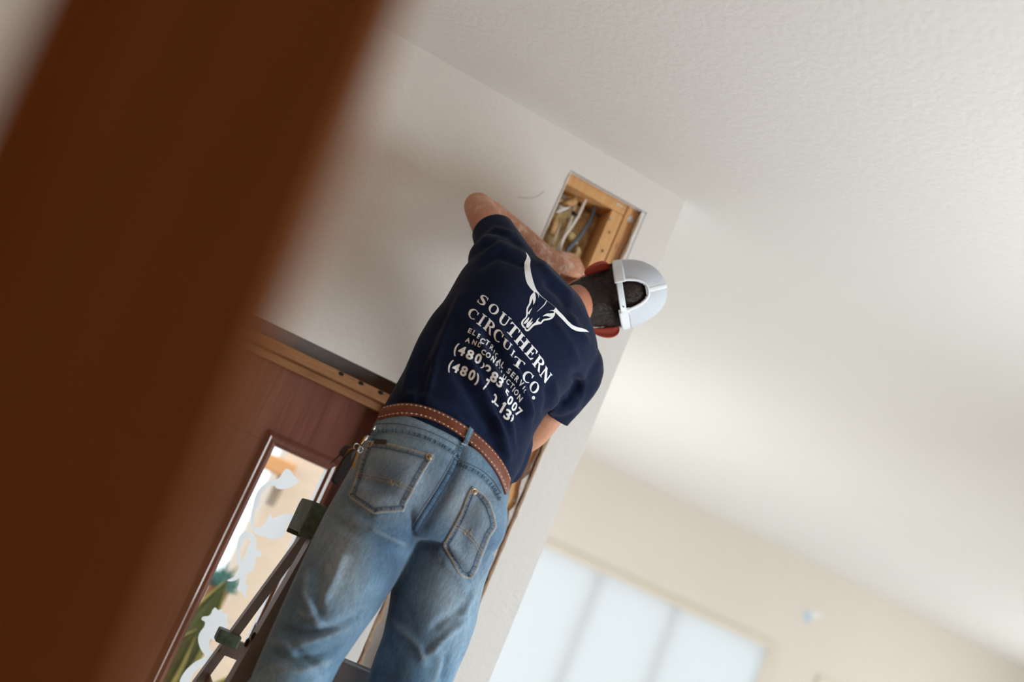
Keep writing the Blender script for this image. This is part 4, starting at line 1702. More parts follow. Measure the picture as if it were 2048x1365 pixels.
# worn, paler cloth on the seat and the thighs; darker cloth along seams, in the crotch and under the belt
wear = np.zeros(len(co))
for (x, y, sx, sy, a) in ((800, 960, 90, 70, 0.55), (935, 1010, 60, 60, 0.65), (690, 1130, 45, 110, 0.55), (900, 1200, 45, 90, 0.5), (870, 900, 120, 40, 0.25), (960, 1180, 25, 60, 0.4)):
    wear = np.maximum(wear, a * np.exp(-((uv[:, 0] - x) / sx) ** 2 - ((uv[:, 1] - y) / sy) ** 2))
for f in JEAN_FOLDS:
    if f[1] > 0:
        d, s, t = seg_dist(uv, f[0])
        wear = np.maximum(wear, 0.32 * np.exp(-(d / (f[2] * 0.7)) ** 2))
dark_tone = np.zeros(len(co))  # strength of the darker indigo at seat seam, crotch and waistband
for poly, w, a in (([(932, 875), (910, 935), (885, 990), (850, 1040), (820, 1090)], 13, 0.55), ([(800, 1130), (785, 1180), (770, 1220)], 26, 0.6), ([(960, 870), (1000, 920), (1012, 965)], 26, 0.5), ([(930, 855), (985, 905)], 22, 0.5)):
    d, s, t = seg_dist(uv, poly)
    dark_tone = np.maximum(dark_tone, a * np.exp(-(d / w) ** 2))
at = me.attributes.new('wear', 'FLOAT', 'POINT')
at.data.foreach_set('value', np.clip(wear, 0, 1))
at = me.attributes.new('dark_tone', 'FLOAT', 'POINT')
at.data.foreach_set('value', np.clip(dark_tone, 0, 1))
jeans_o = link('jeans', me, M['denim'], man)
JB = bvh_of(me)

# seams and stitching (sub-parts of the jeans)
YOKE_L = [(728, 868), (780, 862), (830, 870), (870, 885), (905, 905), (918, 918)]
YOKE_L2 = [(745, 850), (790, 848), (840, 858), (880, 874), (915, 893), (926, 904)]
YOKE_R = [(920, 930), (960, 950), (985, 975), (1000, 1002)]
YOKE_R2 = [(928, 925), (960, 940), (985, 962), (1002, 990)]
CENTRE = [(930, 892), (916, 925), (900, 958), (880, 992), (856, 1030), (832, 1068)]
CENTRE2 = [(917, 890), (902, 925), (886, 955), (866, 988), (842, 1025), (824, 1055)]
for nm, pts, w, lift, mt in (('yoke_seam', YOKE_L, 0.0105, 0.0006, M['denim_seam']), ('yoke_seam', YOKE_R, 0.0105, 0.0006, M['denim_seam']), ('centre_seam', [((a[0] + b[0]) / 2, (a[1] + b[1]) / 2) for a, b in zip(CENTRE, CENTRE2)], 0.0115, 0.0007, M['denim_seam'])):
    bm = bmesh.new()
    ribbon(bm, JB, pts, w, lift, 0.0012)
    obj(nm, bm, mt, jeans_o, True)


def puckers(pts, w, n, seed, col):
    """short dark puckers across a seam"""
    rr = random.Random(seed)
    bm = bmesh.new()
    path = smooth_path([Vector((x, y, 0)) for x, y in pts], 8)
    for k in range(n):
        i = int((k + rr.random() * 0.7) / n * (len(path) - 2))
        a, b = path[i], path[i + 1]
        dx, dy = (b - a).normalized().x, (b - a).normalized().y
        px, py = -dy, dx
        hw = w * rr.uniform(0.3, 0.5)
        sk = rr.uniform(-1.5, 1.5)
        p0, n0 = surf(JB, a.x - px * hw + dx * sk, a.y - py * hw + dy * sk)
        p1, n1 = surf(JB, a.x + px * hw, a.y + py * hw)
        _stitch(bm, (p0, n0), (p1, n1), rr.uniform(0.0012, 0.0026), 0.0019, 0.0006)
    o = obj('seam_pucker', bm, col, jeans_o)
    o['kind'] = 'stuff'


pk = plain('indigo_pucker', C(34, 52, 78), 0.9, 0, 0.3, 200)
puckers(YOKE_L, 8, 26, 1, pk)
puckers(YOKE_R, 8, 15, 2, pk)
puckers([((a[0] + b[0]) / 2, (a[1] + b[1]) / 2) for a, b in zip(CENTRE, CENTRE2)], 9, 22, 3, pk)
for pts, col in ((YOKE_L2, 'thread_dk'), ([(x - 1, y + 5) for x, y in YOKE_L], 'thread_blue'), (YOKE_R2, 'thread_dk'), ([(x - 2, y + 5) for x, y in YOKE_R], 'thread_blue'), (CENTRE, 'thread_dk'), (CENTRE2, 'thread_blue')):
    bm = bmesh.new()
    dashes(bm, JB, pts, 0.0009, 0.0034, 0.0012, 0.0016)
    o = obj('stitching', bm, M[col], jeans_o)
    o['kind'] = 'stuff'
# waistband lower seam
WB = [(760, 846), (800, 838), (850, 842), (895, 856), (925, 874), (960, 900), (990, 930), (1006, 965)]

# back pockets
POCK_L = [(736, 882), (790, 890), (868, 911), (860, 926), (842, 955), (824, 988), (812, 1010), (808, 1024), (760, 1027), (746, 1029), (696, 995), (700, 984), (712, 950), (722, 915)]
POCK_R = [(944, 973), (962, 984), (980, 1006), (990, 1035), (993, 1055), (980, 1075), (968, 1105), (962, 1120), (954, 1142), (942, 1160), (920, 1153), (900, 1120), (886, 1092), (892, 1078), (908, 1050), (922, 1022), (934, 990)]


def inset(poly, d):
    cx = sum(p[0] for p in poly) / len(poly)
    cy = sum(p[1] for p in poly) / len(poly)
    out = []
    n = len(poly)
    ar = sum(poly[i][0] * poly[(i + 1) % n][1] - poly[(i + 1) % n][0] * poly[i][1] for i in range(n))
    sg = 1 if ar > 0 else -1
    for i in range(n):
        a, b, c = Vector(poly[i - 1]), Vector(poly[i]), Vector(poly[(i + 1) % n])
        e1, e2 = (b - a).normalized(), (c - b).normalized()
        nn = Vector((-(e1.y + e2.y), e1.x + e2.x)) * sg
        k = nn.length
        nn = nn / k if k > 1e-6 else Vector((0, 0))
        dot = max(0.45, nn.dot(Vector((-e1.y, e1.x)) * sg))
        out.append((b.x + nn.x * d / dot, b.y + nn.y * d / dot))
    return out


for poly, yoke, riv, seedp in ((POCK_L, [(712, 950), (750, 956), (790, 966), (830, 984)], [(858, 914), (741, 889)], 1), (POCK_R, [(908, 1050), (928, 1062), (948, 1082), (965, 1108)], [(949, 984)], 2)):
    bm = tri_poly([poly])
    lay_on(bm, JB, 0.0004, 7.0, 0.0016)
    pk_o = obj('back_pocket', bm, M['denim'], jeans_o, True)
    me_p = pk_o.data
    co, no = mesh_np(me_p)
    uvp = pix_np(co)
    for nm, src in (('wear', 0.28), ('dark_tone', 0.0)):
        a_ = me_p.attributes.new(nm, 'FLOAT', 'POINT')
        d, s, t = seg_dist(uvp, poly + [poly[0]])
        val = 0.22 + 0.28 * np.exp(-(d / 3.0) ** 2) + 0.22 * np.exp(-((d - 22) / 14) ** 2) if nm == 'wear' else 0.45 * np.exp(-((d - 9) / 4.0) ** 2)
        a_.data.foreach_set('value', np.clip(val, 0, 1))
    PB = bvh_of(me_p)
    both = BVHTree.FromPolygons([v.co[:] for v in me_p.vertices] + [v.co[:] for v in jeans_o.data.vertices], [p.vertices[:] for p in me_p.polygons] + [tuple(i + len(me_p.vertices) for i in p.vertices) for p in jeans_o.data.polygons])
    # double stitched border, top hem and the curved band across
    for dd, col, ln in ((2.2, 'thread', 0.0036), (4.2, 'thread', 0.0034), (11.0, 'thread_dk', 0.003)):
        bm = bmesh.new()
        lp = inset(poly, dd)
        dashes(bm, both, lp + [lp[0]], 0.0011, ln, 0.0008, 0.0003, sub=4, curve=False if False else True)
        o = obj('pocket_stitching', bm, M[col], jeans_o)
        o['kind'] = 'stuff'
    for off in (-3, 3):
        bm = bmesh.new()
        dashes(bm, both, [(x - off * 0.35, y + off) for x, y in yoke], 0.0011, 0.0034, 0.0009, 0.0003)
        o = obj('pocket_stitching', bm, M['thread'], jeans_o)
        o['kind'] = 'stuff'
    # frayed bar tacks
    rr = random.Random(seedp)
    bm = bmesh.new()
    cx, cy = (yoke[2] if seedp == 1 else yoke[1])
    for k in range(16):
        x, y = cx + rr.uniform(-12, 16), cy + rr.uniform(-5, 7)
        p0, n0 = surf(both, x, y)
        p1, n1 = surf(both, x + rr.uniform(-5, 5), y + rr.uniform(-6, 6))
        if (p1 - p0).length > 1e-4:
            _stitch(bm, (p0, n0), (p1, n1), 0.0009, 0.0006, 0.0006)
    o = obj('frayed_threads', bm, M['thread'], jeans_o)
    o['kind'] = 'stuff'
    puckers(inset(poly, 7.5) + [inset(poly, 7.5)[0]], 7, 44, seedp + 10, pk)
    for k, (x, y) in enumerate(riv):
        p, n = surf(both, x, y)
        u, v = basis(n)
        bm = bmesh.new()
        loft(bm, [[p + n * h + (u * math.cos(2 * math.pi * i / 16) + v * math.sin(2 * math.pi * i / 16)) * r for i in range(16)] for r, h in ((0.0066, -0.001), (0.0064, 0.0014), (0.0052, 0.0020), (0.0046, 0.0012))])
        o = obj('rivet', bm, M['rivet_ring'], jeans_o, True)
        bm = bmesh.new()
        ellipsoid(bm, p + n * 0.0012, u * 0.0045, v * 0.0045, n * 0.0014, 14, 8)
        obj('rivet', bm, M['rivet'], jeans_o, True)
# dark tab on the left pocket
bm = tri_poly([[(752, 880), (774, 882), (773, 891), (750, 889)]])
lay_on(bm, JB, 0.0030, 6, 0.0012)
obj('pocket_tab', bm, M['leather_dk'], jeans_o)

# ------------------------------------------------------------------ belt
bel = []
BT_L, BT_R = (765, 812), (1022, 952)
nb_ = 72
top = sring((P(766, 815, 2.245) + P(1020, 952, 2.245)) / 2, (P(1020, 952, 2.245) - P(766, 815, 2.245)) / 2 * 1.02, Vector((0, -0.106, 0.012)), nb_, 2.2)


def belt_curve(off):
    """belt follows the waist: top and bottom outline read off the back, mirrored round the front"""
    return off


bt_top = [(772, 815), (800, 808), (830, 808), (862, 815), (896, 830), (930, 850), (965, 878), (992, 908), (1010, 935), (1018, 958)]
bt_bot = [(758, 842), (790, 834), (820, 832), (850, 836), (884, 850), (915, 869), (950, 897), (978, 928), (998, 958), (1009, 990)]
both_b = BVHTree.FromPolygons([v.co[:] for v in shirt_bvh_me.vertices] + [v.co[:] for v in jeans_o.data.vertices], [p.vertices[:] for p in shirt_bvh_me.polygons] + [tuple(i + len(shirt_bvh_me.vertices) for i in p.vertices) for p in jeans_o.data.polygons])
tp = smooth_path([Vector((x, y, 0)) for x, y in bt_top], 5)
bp = smooth_path([Vector((x, y, 0)) for x, y in bt_bot], 5)
ct = (P(766, 815, 2.245) + P(1020, 952, 2.245)) / 2
back_t, back_b = [], []
for a, b in zip(tp, bp):
    pt, nt = surf(both_b, a.x, a.y)
    pb, nb2 = surf(both_b, b.x, b.y)
    back_t.append(pt)
    back_b.append(pb)


def relax(l, it=12):
    for _ in range(it):
        l = [l[0]] + [(l[i - 1] + 2 * l[i] + l[i + 1]) / 4 for i in range(1, len(l) - 1)] + [l[-1]]
    return l


back_t, back_b = relax(back_t), relax(back_b)
outd = []
for i, (a, b) in enumerate(zip(back_t, back_b)):
    tng = (back_b[min(i + 1, len(back_b) - 1)] - back_b[max(i - 1, 0)]).normalized()
    o_ = (b - a).normalized().cross(tng)
    if o_.dot(a - ct) < 0:
        o_ = -o_
    outd.append(o_.normalized())
# front half: closes round the belly
fr_n = 22
f0t, f1t = back_t[-1], back_t[0]
fr_t, fr_b, fr_o = [], [], []
for i in range(1, fr_n):
    t = math.pi * i / fr_n
    c = (f0t + f1t) / 2
    ax = (f0t - f1t) / 2
    dpt = Vector((0, 0.135, -0.045))
    q = c + ax * math.cos(t) + dpt * math.sin(t)
    fr_t.append(q)
    hgt = (back_b[-1] - back_t[-1]).lerp(back_b[0] - back_t[0], i / fr_n)
    fr_b.append(q + Vector((0, 0, -0.034)) * 0.9)
    fr_o.append((ax.normalized() * math.cos(t) * 0.6 + Vector((0, 1, 0)) * math.sin(t)).normalized())
allt, allb, allo = back_t + fr_t, back_b + fr_b, outd + fr_o
rings = []
for a, b, o_ in zip(allt, allb, allo):
    rings.append([a - o_ * 0.001, a + o_ * 0.0042, a.lerp(b, 0.08) + o_ * 0.0056, a.lerp(b, 0.92) + o_ * 0.0056, b + o_ * 0.0042, b - o_ * 0.001])
bm = bmesh.new()
vr = [[bm.verts.new(p) for p in r] for r in rings]
for k in range(len(vr)):
    a, b = vr[k], vr[(k + 1) % len(vr)]
    for i in range(6):
        j = (i + 1) % 6
        bm.faces.new((a[i], a[j], b[j], b[i]))
belt_o = obj('belt', bm, M['belt'], man, True)
belt_o['label'] = 'brown leather belt with white stitching'
BB = bvh_of(belt_o.data)
for frac in (0.16, 0.84):
    line = [a.lerp(b, frac) + o_ * 0.0056 for a, b, o_ in zip(back_t, back_b, outd)]
    # raised white stitch dots
    bm = bmesh.new()
    acc, nxt = 0.0, 0.004
    for i in range(len(line) - 1):
        L_ = (line[i + 1] - line[i]).length
        while nxt < acc + L_:
            q = line[i].lerp(line[i + 1], (nxt - acc) / L_)
            tg = (line[i + 1] - line[i]).normalized()
            o_ = outd[i]
            w_ = o_.cross(tg)
            ellipsoid(bm, q + o_ * 0.0004, tg * 0.0016, w_ * 0.0013, o_ * 0.0009, 8, 6)
            nxt += 0.0098
        acc += L_
    o = obj('belt_stitch', bm, M['thread_w'], belt_o, True)
    o['kind'] = 'stuff'
    bm = bmesh.new()
    acc = 0
    for i in range(len(line) - 1):
        for k in range(3):
            a = line[i].lerp(line[i + 1], k / 3 + 0.05)
            b = line[i].lerp(line[i + 1], k / 3 + 0.25)
            _stitch(bm, (a, outd[i]), (b, outd[i]), 0.0009, 0.0002, 0.0004)
    o = obj('belt_stitch', bm, M['thread'], belt_o)
    o['kind'] = 'stuff'

# centre belt loop
lp = [(942, 857), (939, 866), (934, 878), (928, 894)]
bm = bmesh.new()
allb_bvh = BVHTree.FromPolygons([v.co[:] for v in belt_o.data.vertices] + [v.co[:] for v in jeans_o.data.vertices] + [v.co[:] for v in shirt_bvh_me.vertices],
                                [p.vertices[:] for p in belt_o.data.polygons] + [tuple(i + len(belt_o.data.vertices) for i in p.vertices) for p in jeans_o.data.polygons] + [tuple(i + len(belt_o.data.vertices) + len(jeans_o.data.vertices) for i in p.vertices) for p in shirt_bvh_me.polygons])
ribbon(bm, allb_bvh, lp, 0.0115, 0.0012, 0.0022, 3)
o = obj('belt_loop', bm, M['denim'], jeans_o, True)
LB = bvh_of(o.data)
for dx in (-4.2, 4.2):
    bm = bmesh.new()
    dashes(bm, allb_bvh, [(x + dx * 0.9, y + dx * 0.45) for x, y in lp], 0.0010, 0.003, 0.0010, 0.0034, sub=4)
    o = obj('stitching', bm, M['thread_blue'], jeans_o)
    o['kind'] = 'stuff'
bm = bmesh.new()
ribbon(bm, allb_bvh, [(921, 888), (935, 895)], 0.003, 0.0040, 0.0010, 3)
obj('bar_tack', bm, M['thread_blue'], jeans_o)
# ------------------------------------------------------------------ keys on a clip at the left hip
keys = thing('key_bunch', 'bunch of keys with black fob hanging on a clip at the left hip', 'keys', tuple(P(705, 920, 2.19)))
KY = 2.165
def KP(x, y, Y=KY):     # close-up coordinates -> point
    return P(640 + x / 8.531, 840 + y / 8.531, Y)


bm = bmesh.new()
tube(bm, smooth_path([KP(1000, 0, 2.19), KP(940, 60, 2.188), KP(895, 130, 2.185)], 4), 0.0022, 8)
obj('clip_strap', bm, M['leather_dk'], keys, True)
for k, (x0, y0, x1, y1, mt) in enumerate(((955, 110, 900, 175, 'steel'), (900, 175, 835, 265, 'black'), (830, 270, 745, 365, 'steel'), (780, 285, 690, 430, 'brass'))):
    bm = bmesh.new()
    a, b = KP(x0, y0, 2.182 - 0.003 * k), KP(x1, y1, 2.179 - 0.003 * k)
    tube(bm, [a, a.lerp(b, 0.12), a.lerp(b, 0.88), b], [0.0012, 0.0024, 0.0024, 0.0012], 8)
    obj('chain_link', bm, M[mt], keys, True)


def ringo(name, c, r, rad, mat, tilt):
    bm = bmesh.new()
    u, v = basis(Vector(tilt))
    n = 24
    rings = []
    for i in range(n):
        t = 2 * math.pi * i / n
        d = u * math.cos(t) + v * math.sin(t)
        nn = u.cross(v)
        rings.append([c + d * (r + rad * math.cos(2 * math.pi * k / 8)) + nn * rad * math.sin(2 * math.pi * k / 8) for k in range(8)])
    vr = [[bm.verts.new(p) for p in q] for q in rings]
    for k in range(n):
        a, b = vr[k], vr[(k + 1) % n]
        for i in range(8):
            bm.faces.new((a[i], a[(i + 1) % 8], b[(i + 1) % 8], b[i]))
    return obj(name, bm, mat, keys, True)


ringo('key_ring', KP(630, 470, 2.168), 0.0072, 0.0008, M['steel'], (0.2, -1, 0.3))
ringo('key_ring', KP(690, 510, 2.166), 0.0062, 0.0008, M['steel'], (0.6, -1, 0.1))


def slab(name, pts, Y, th, mat, bev=0.0012):
    bm = bmesh.new()
    outl = smooth_path([Vector((x, y, 0)) for x, y in pts + [pts[0]]], 3)[:-1]
    n = len(outl)
    fr = [KP(v.x, v.y, Y) for v in outl]
    c = sum(fr, Vector()) / n
    rings = [[p + Vector((0, th, 0)) for p in fr], fr, [c + (p - c) * 0.9 - Vector((0, bev, 0)) for p in fr]]
    loft(bm, rings)
    return obj(name, bm, mat, keys, False)


slab('key', [(320, 560), (400, 460), (490, 425), (550, 460), (520, 520), (420, 590), (390, 640), (340, 620), (180, 755), (170, 745), (330, 590)], 2.176, 0.0022, M['leather_dk'])
slab('key', [(430, 590), (480, 510), (560, 480), (600, 495), (540, 540), (440, 620), (300, 830), (270, 835), (400, 640)], 2.170, 0.0020, M['brass'])
slab('key', [(660, 530), (665, 580), (620, 700), (600, 790), (540, 870), (560, 760), (600, 620), (620, 540)], 2.172, 0.0020, M['brass'])
slab('key_fob', [(500, 560), (560, 510), (615, 510), (625, 570), (580, 700), (480, 880), (420, 980), (300, 1105), (225, 1075), (210, 1020), (300, 850), (420, 640)], 2.158, 0.011, M['black'], 0.003)
slab('fob_trim', [(540, 560), (600, 520), (612, 560), (560, 660), (520, 700)], 2.1545, 0.001, M['leather_dk'], 0.0005)

# ------------------------------------------------------------------ boots on the step
for a in (ANK_L, ANK_R):
    bm = bmesh.new()
    rings = []
    for dy_, w, h in ((-0.062, 0.026, 0.06), (-0.045, 0.036, 0.085), (-0.01, 0.040, 0.10), (0.03, 0.041, 0.095), (0.07, 0.043, 0.070), (0.12, 0.048, 0.055), (0.165, 0.044, 0.048), (0.195, 0.028, 0.036)):
        c = Vector((a.x, a.y + dy_, FOOT_Z + 0.016))
        rings.append([c + Vector((w * math.cos(math.pi * i / 12), 0, h * math.sin(math.pi * i / 12) ** 0.8)) for i in range(13)])
    loft(bm, rings)
    tube(bm, [a + Vector((0, 0, -0.02)), a + Vector((0, -0.005, 0.05)), a + Vector((0, -0.005, 0.10))], [0.046, 0.047, 0.049], 16)
    me = remesh(bm, 0.005, 4)
    b_o = link('boot', me, M['boot'], man)
    bm = bmesh.new()
    outl = []
    for i in range(28):
        t = 2 * math.pi * i / 28
        yy = 0.066 + 0.134 * math.sin(t)
        ww = 0.046 if math.sin(t) > -0.2 else 0.038
        outl.append(Vector((a.x + ww * math.cos(t) * (1 - 0.1 * abs(math.sin(t))), a.y + yy, FOOT_Z)))
    loft(bm, [outl, [p + Vector((0, 0, 0.018)) for p in outl]])
    obj('sole', bm, M['sole'], b_o)

# ------------------------------------------------------------------ trucker cap
cap_root = bpy.data.objects.new('cap', None)
COL.objects.link(cap_root)
cap_root.parent = man
cap_root.matrix_parent_inverse = man.matrix_basis.inverted()
CAPU = 0.020       # height of the band above the head centre


def cap_pt(th, ph, k=1.0):
    """th: azimuth (0 = back, + to his right), ph: 0 band edge .. pi/2 crown"""
    r, f, u = 0.0830 * k, 0.1055 * k, 0.114 * k
    ct = math.cos(ph)
    # band dips slightly toward the back
    base = CAPU - 0.064 * math.cos(th) * max(0.0, ct) ** 2.2
    e = 0.50
    cc = abs(ct) ** e
    return HP(r * cc * math.sin(th), -f * cc * math.cos(th), base + u * math.sin(ph))


NTH = 96


def cap_patch(name, t0, t1, p0, p1, mat, nt=40, npp=16, k=1.0, skip=None, th=0.0016, par=None):
    bm = bmesh.new()
    g = []
    for j in range(npp + 1):
        g.append([bm.verts.new(cap_pt(t0 + (t1 - t0) * i / nt, p0 + (p1 - p0) * j / npp, k)) for i in range(nt + 1)])
    for j in range(npp):
        for i in range(nt):
            tm = t0 + (t1 - t0) * (i + 0.5) / nt
            pm = p0 + (p1 - p0) * (j + 0.5) / npp
            if skip and skip(tm, pm):
                continue
            bm.faces.new((g[j][i], g[j][i + 1], g[j + 1][i + 1], g[j + 1][i]))
    for v in [v for v in bm.verts if not v.link_faces]:
        bm.verts.remove(v)
    bmesh.ops.remove_doubles(bm, verts=bm.verts[:], dist=0.0002)
    o = obj(name, bm, mat, par or cap_root, True)
    so = o.modifiers.new('t', 'SOLIDIFY')
    so.thickness = th
    so.offset = 1
    return o


OP_T, OP_P = 0.42, 0.62
TO = -0.12      # the cap sits turned a little to his left     # opening half width (azimuth) and height


def opening(t, p):
    return (t / OP_T) ** 2 + ((p - 0.0) / OP_P) ** 2 < 1.0 and p < OP_P


def opening_soft(t, p, g=0.0):
    return (abs(t) / (OP_T + g)) ** 2.6 + (p / (OP_P + g)) ** 2.6 < 1.0


HF = math.pi * 0.52
cap_patch('mesh_panel', -HF, HF, 0.20, math.pi / 2, M['cap_mesh'], 110, 44, 1.0, lambda t, p: opening_soft(t - TO, p), 0.0012)
for s in (-1, 1):     # sweatband ends either side of the strap
    cap_patch('sweatband', TO + s * 0.38, s * HF, 0.0, 0.235, M['cap_white'], 30, 6, 1.012, None, 0.0022)
cap_patch('strap', TO - 0.44, TO + 0.44, 0.035, 0.165, M['cap_strap'], 40, 5, 1.028, None, 0.0018)
cap_patch('front_panel', HF, 2 * math.pi - HF, 0.0, math.pi / 2, M['cap_front'], 50, 24, 1.0, None, 0.002)
# binding round the opening
bm = bmesh.new()
pts = []
for i in range(41):
    a = math.pi * i / 40
    ca, sa = math.cos(a), math.sin(a)
    t = (abs(ca) ** (2 / 2.6)) * (1 if ca >= 0 else -1) * (OP_T + 0.035)
    p = max(0.02, (abs(sa) ** (2 / 2.6)) * (OP_P + 0.035))
    pts.append(cap_pt(t + TO, p, 1.012))
cc = sum(pts, Vector()) / len(pts)
rings = []
for i, q in enumerate(pts):
    tg = (pts[min(i + 1, 40)] - pts[max(i - 1, 0)]).normalized()
    n = (q - HEADC).normalized()
    w = tg.cross(n).normalized() * 0.0042
    rings.append([q - w - n * 0.001, q - w * 0.8 + n * 0.0016, q + w * 0.8 + n * 0.0016, q + w - n * 0.001])
loft(bm, rings)
obj('opening_binding', bm, M['cap_white'], cap_root, True)
# seams over the crown
for t0, wd in ((TO, 0.0065), (HF, 0.005), (-HF, 0.005)):
    bm = bmesh.new()
    rings = []
    for i in range(25):
        p = (OP_P + 0.02 if t0 == TO else 0.0) + (math.pi / 2 - (OP_P + 0.02 if t0 == TO else 0.0)) * i / 24
        q = cap_pt(t0, p, 1.008)
        n = (q - HEADC).normalized()
        s = (cap_pt(t0 + 0.02, min(p, 1.5), 1.008) - cap_pt(t0 - 0.02, min(p, 1.5), 1.008)).normalized() * wd
        rings.append([q - s - n * 0.001, q - s * 0.7 + n * 0.0014, q + s * 0.7 + n * 0.0014, q + s - n * 0.001])
    loft(bm, rings)
    obj('crown_seam', bm, M['cap_white'], cap_root, True)
bm = bmesh.new()
q = cap_pt(0, math.pi / 2, 1.0)
ellipsoid(bm, q + H_up * 0.002, H_rt * 0.0078, H_fw * 0.0078, H_up * 0.005, 16, 8)
obj('crown_button', bm, M['cap_brown'], cap_root, True)
# strap pegs
for t in (0.30,):
    q = cap_pt(t + TO, 0.10, 1.05)
    bm = bmesh.new()
    ellipsoid(bm, q, H_rt * 0.0016, H_fw * 0.0016, H_up * 0.0016, 8, 6)
    obj('strap_peg', bm, M['black'], cap_root, True)
# brim reaching forward from the front panel
bm = bmesh.new()
n = 30
inner = [cap_pt(math.pi * 0.62 + math.pi * 0.76 * i / n, 0.03, 1.0) for i in range(n + 1)]
outer = []
for i in range(n + 1):
    a = i / n
    s = math.sin(math.pi * a) ** 0.5
    t = math.pi * 0.62 + math.pi * 0.76 * a
    c0 = cap_pt(t, 0.03, 1.0)
    outer.append(c0 + H_fw * (0.068 * s) - H_up * (0.010 * s + 0.016 * (1 - s) * 0 + 0.012 * abs(2 * a - 1)))
up_, dn_ = H_up * 0.0016, -H_up * 0.0016
loft(bm, [[a + up_, b + up_, b + dn_, a + dn_] for a, b in zip(inner, outer)])
obj('brim', bm, M['cap_front'], cap_root, True)
# ------------------------------------------------------------------ white print on the back of the shirt
def cropA(x, y): return (920 + x / 10.24, 580 + y / 10.24)
def cropB(x, y): return (885 + x / 10.747, 650 + y / 10.747)
def cropC(x, y): return (940 + x / 8.533, 700 + y / 8.533)
def cropD(x, y): return (1020 + x / 7.183, 490 + y / 7.183)


def stroke(pts, sub=6):
    """outline of a brush stroke with changing width: (x, y, w)"""
    pth = smooth_path([Vector(p) for p in pts], sub)
    lft, rgt = [], []
    for i, p in enumerate(pth):
        d = pth[min(i + 1, len(pth) - 1)] - pth[max(i - 1, 0)]
        d = Vector((d.x, d.y))
        if d.length < 1e-9:
            d = Vector((1, 0))
        d.normalize()
        w = max(p.z, 0.001) / 2
        lft.append((p.x - d.y * w, p.y + d.x * w))
        rgt.append((p.x + d.y * w, p.y - d.x * w))
    return ('strip', lft, rgt)


def arc(cx, cy, rx, ry, a0, a1, n=28):
    return [(cx + rx * math.cos(math.radians(a0 + (a1 - a0) * i / n)), cy + ry * math.sin(math.radians(a0 + (a1 - a0) * i / n))) for i in range(n + 1)]


def strip(a, b): return ('strip', a, b)
def rect(x0, y0, x1, y1): return ('strip', [(x0, y0), (x0, y1)], [(x1, y0), (x1, y1)])


SER = {
    'I': [rect(.28, 0, .72, 1), rect(0, 0, 1, .075), rect(0, .925, 1, 1)],
    'T': [rect(.38, 0, .63, 1), rect(.22, 0, .80, .07), rect(0, .92, 1, 1), strip([(0, 1), (0, .74)], [(.16, .93), (.05, .74)]), strip([(1, 1), (1, .74)], [(.84, .93), (.95, .74)])],
    'H': [rect(.09, 0, .33, 1), rect(.67, 0, .91, 1), rect(.3, .46, .7, .56), rect(0, 0, .42, .07), rect(0, .93, .42, 1), rect(.58, 0, 1, .07), rect(.58, .93, 1, 1)],
    'E': [rect(.12, 0, .40, 1), rect(0, 0, .9, .08), rect(0, .92, .9, 1), rect(.35, .47, .68, .55), rect(.62, .36, .70, .66), strip([(.9, 1), (.92, .72)], [(.72, .93), (.86, .72)]), strip([(.9, 0), (1.0, .30)], [(.72, .07), (.93, .30)])],
    'R': [rect(.10, 0, .36, 1), rect(0, 0, .46, .07), rect(0, .93, .4, 1), stroke([(.30, .955, .09), (.58, .94, .13), (.80, .76, .23), (.60, .55, .12), (.32, .51, .08)]), strip([(.44, .53), (.80, 0)], [(.66, .50), (1.06, 0)])],
    'N': [rect(.10, 0, .21, .95), rect(0, 0, .31, .07), rect(.79, .05, .90, 1), rect(.69, .93, 1.0, 1), strip([(-.02, 1), (.76, -.02)], [(.26, 1), (.90, .22)]), strip([(.76, -.02), (.79, .3)], [(.90, -.02), (.90, .3)])],
    'U': [stroke([(.22, .99, .24), (.22, .6, .24), (.225, .32, .23), (.33, .10, .17), (.54, .045, .11), (.72, .12, .10), (.80, .34, .10), (.81, .65, .10), (.81, .99, .10)]), rect(0, .93, .46, 1), rect(.64, .93, 1, 1)],
    'O': [strip(arc(.5, .5, .5, .5, 0, 360, 48), arc(.5, .5, .27, .425, 0, 360, 48))],
    'C': [strip(arc(.52, .5, .52, .5, 50, 318, 40), arc(.56, .5, .32, .42, 58, 312, 40)), strip([(.96, .96), (.93, .64)], [(.80, .86), (.86, .64)])],
    'S': [stroke([(.90, .78, .05), (.76, .91, .09), (.52, .955, .10), (.27, .85, .19), (.24, .68, .24), (.48, .53, .28), (.74, .37, .26), (.78, .19, .22), (.54, .05, .11), (.28, .07, .09), (.10, .21, .05)]), strip([(.86, .98), (.90, .68)], [(.94, .98), (.96, .68)]), strip([(.05, .34), (.06, .02)], [(.10, .34), (.14, .02)])],
}


def add_shape(bm, sh, f):
    _, a, b = sh
    va = [bm.verts.new((*f(x, y), 0)) for x, y in a]
    vb = [bm.verts.new((*f(x, y), 0)) for x, y in b]
    for i in range(len(va) - 1):
        try:
            bm.faces.new((va[i], va[i + 1], vb[i + 1], vb[i]))
        except ValueError:
            pass


def serif(bm, ch, BL, BR, TL, crop):
    BL, BR, TL = Vector(crop(*BL)), Vector(crop(*BR)), Vector(crop(*TL))
    r, u = BR - BL, TL - BL
    for sh in SER[ch]:
        add_shape(bm, sh, lambda x, y: tuple(BL + r * x + u * y))


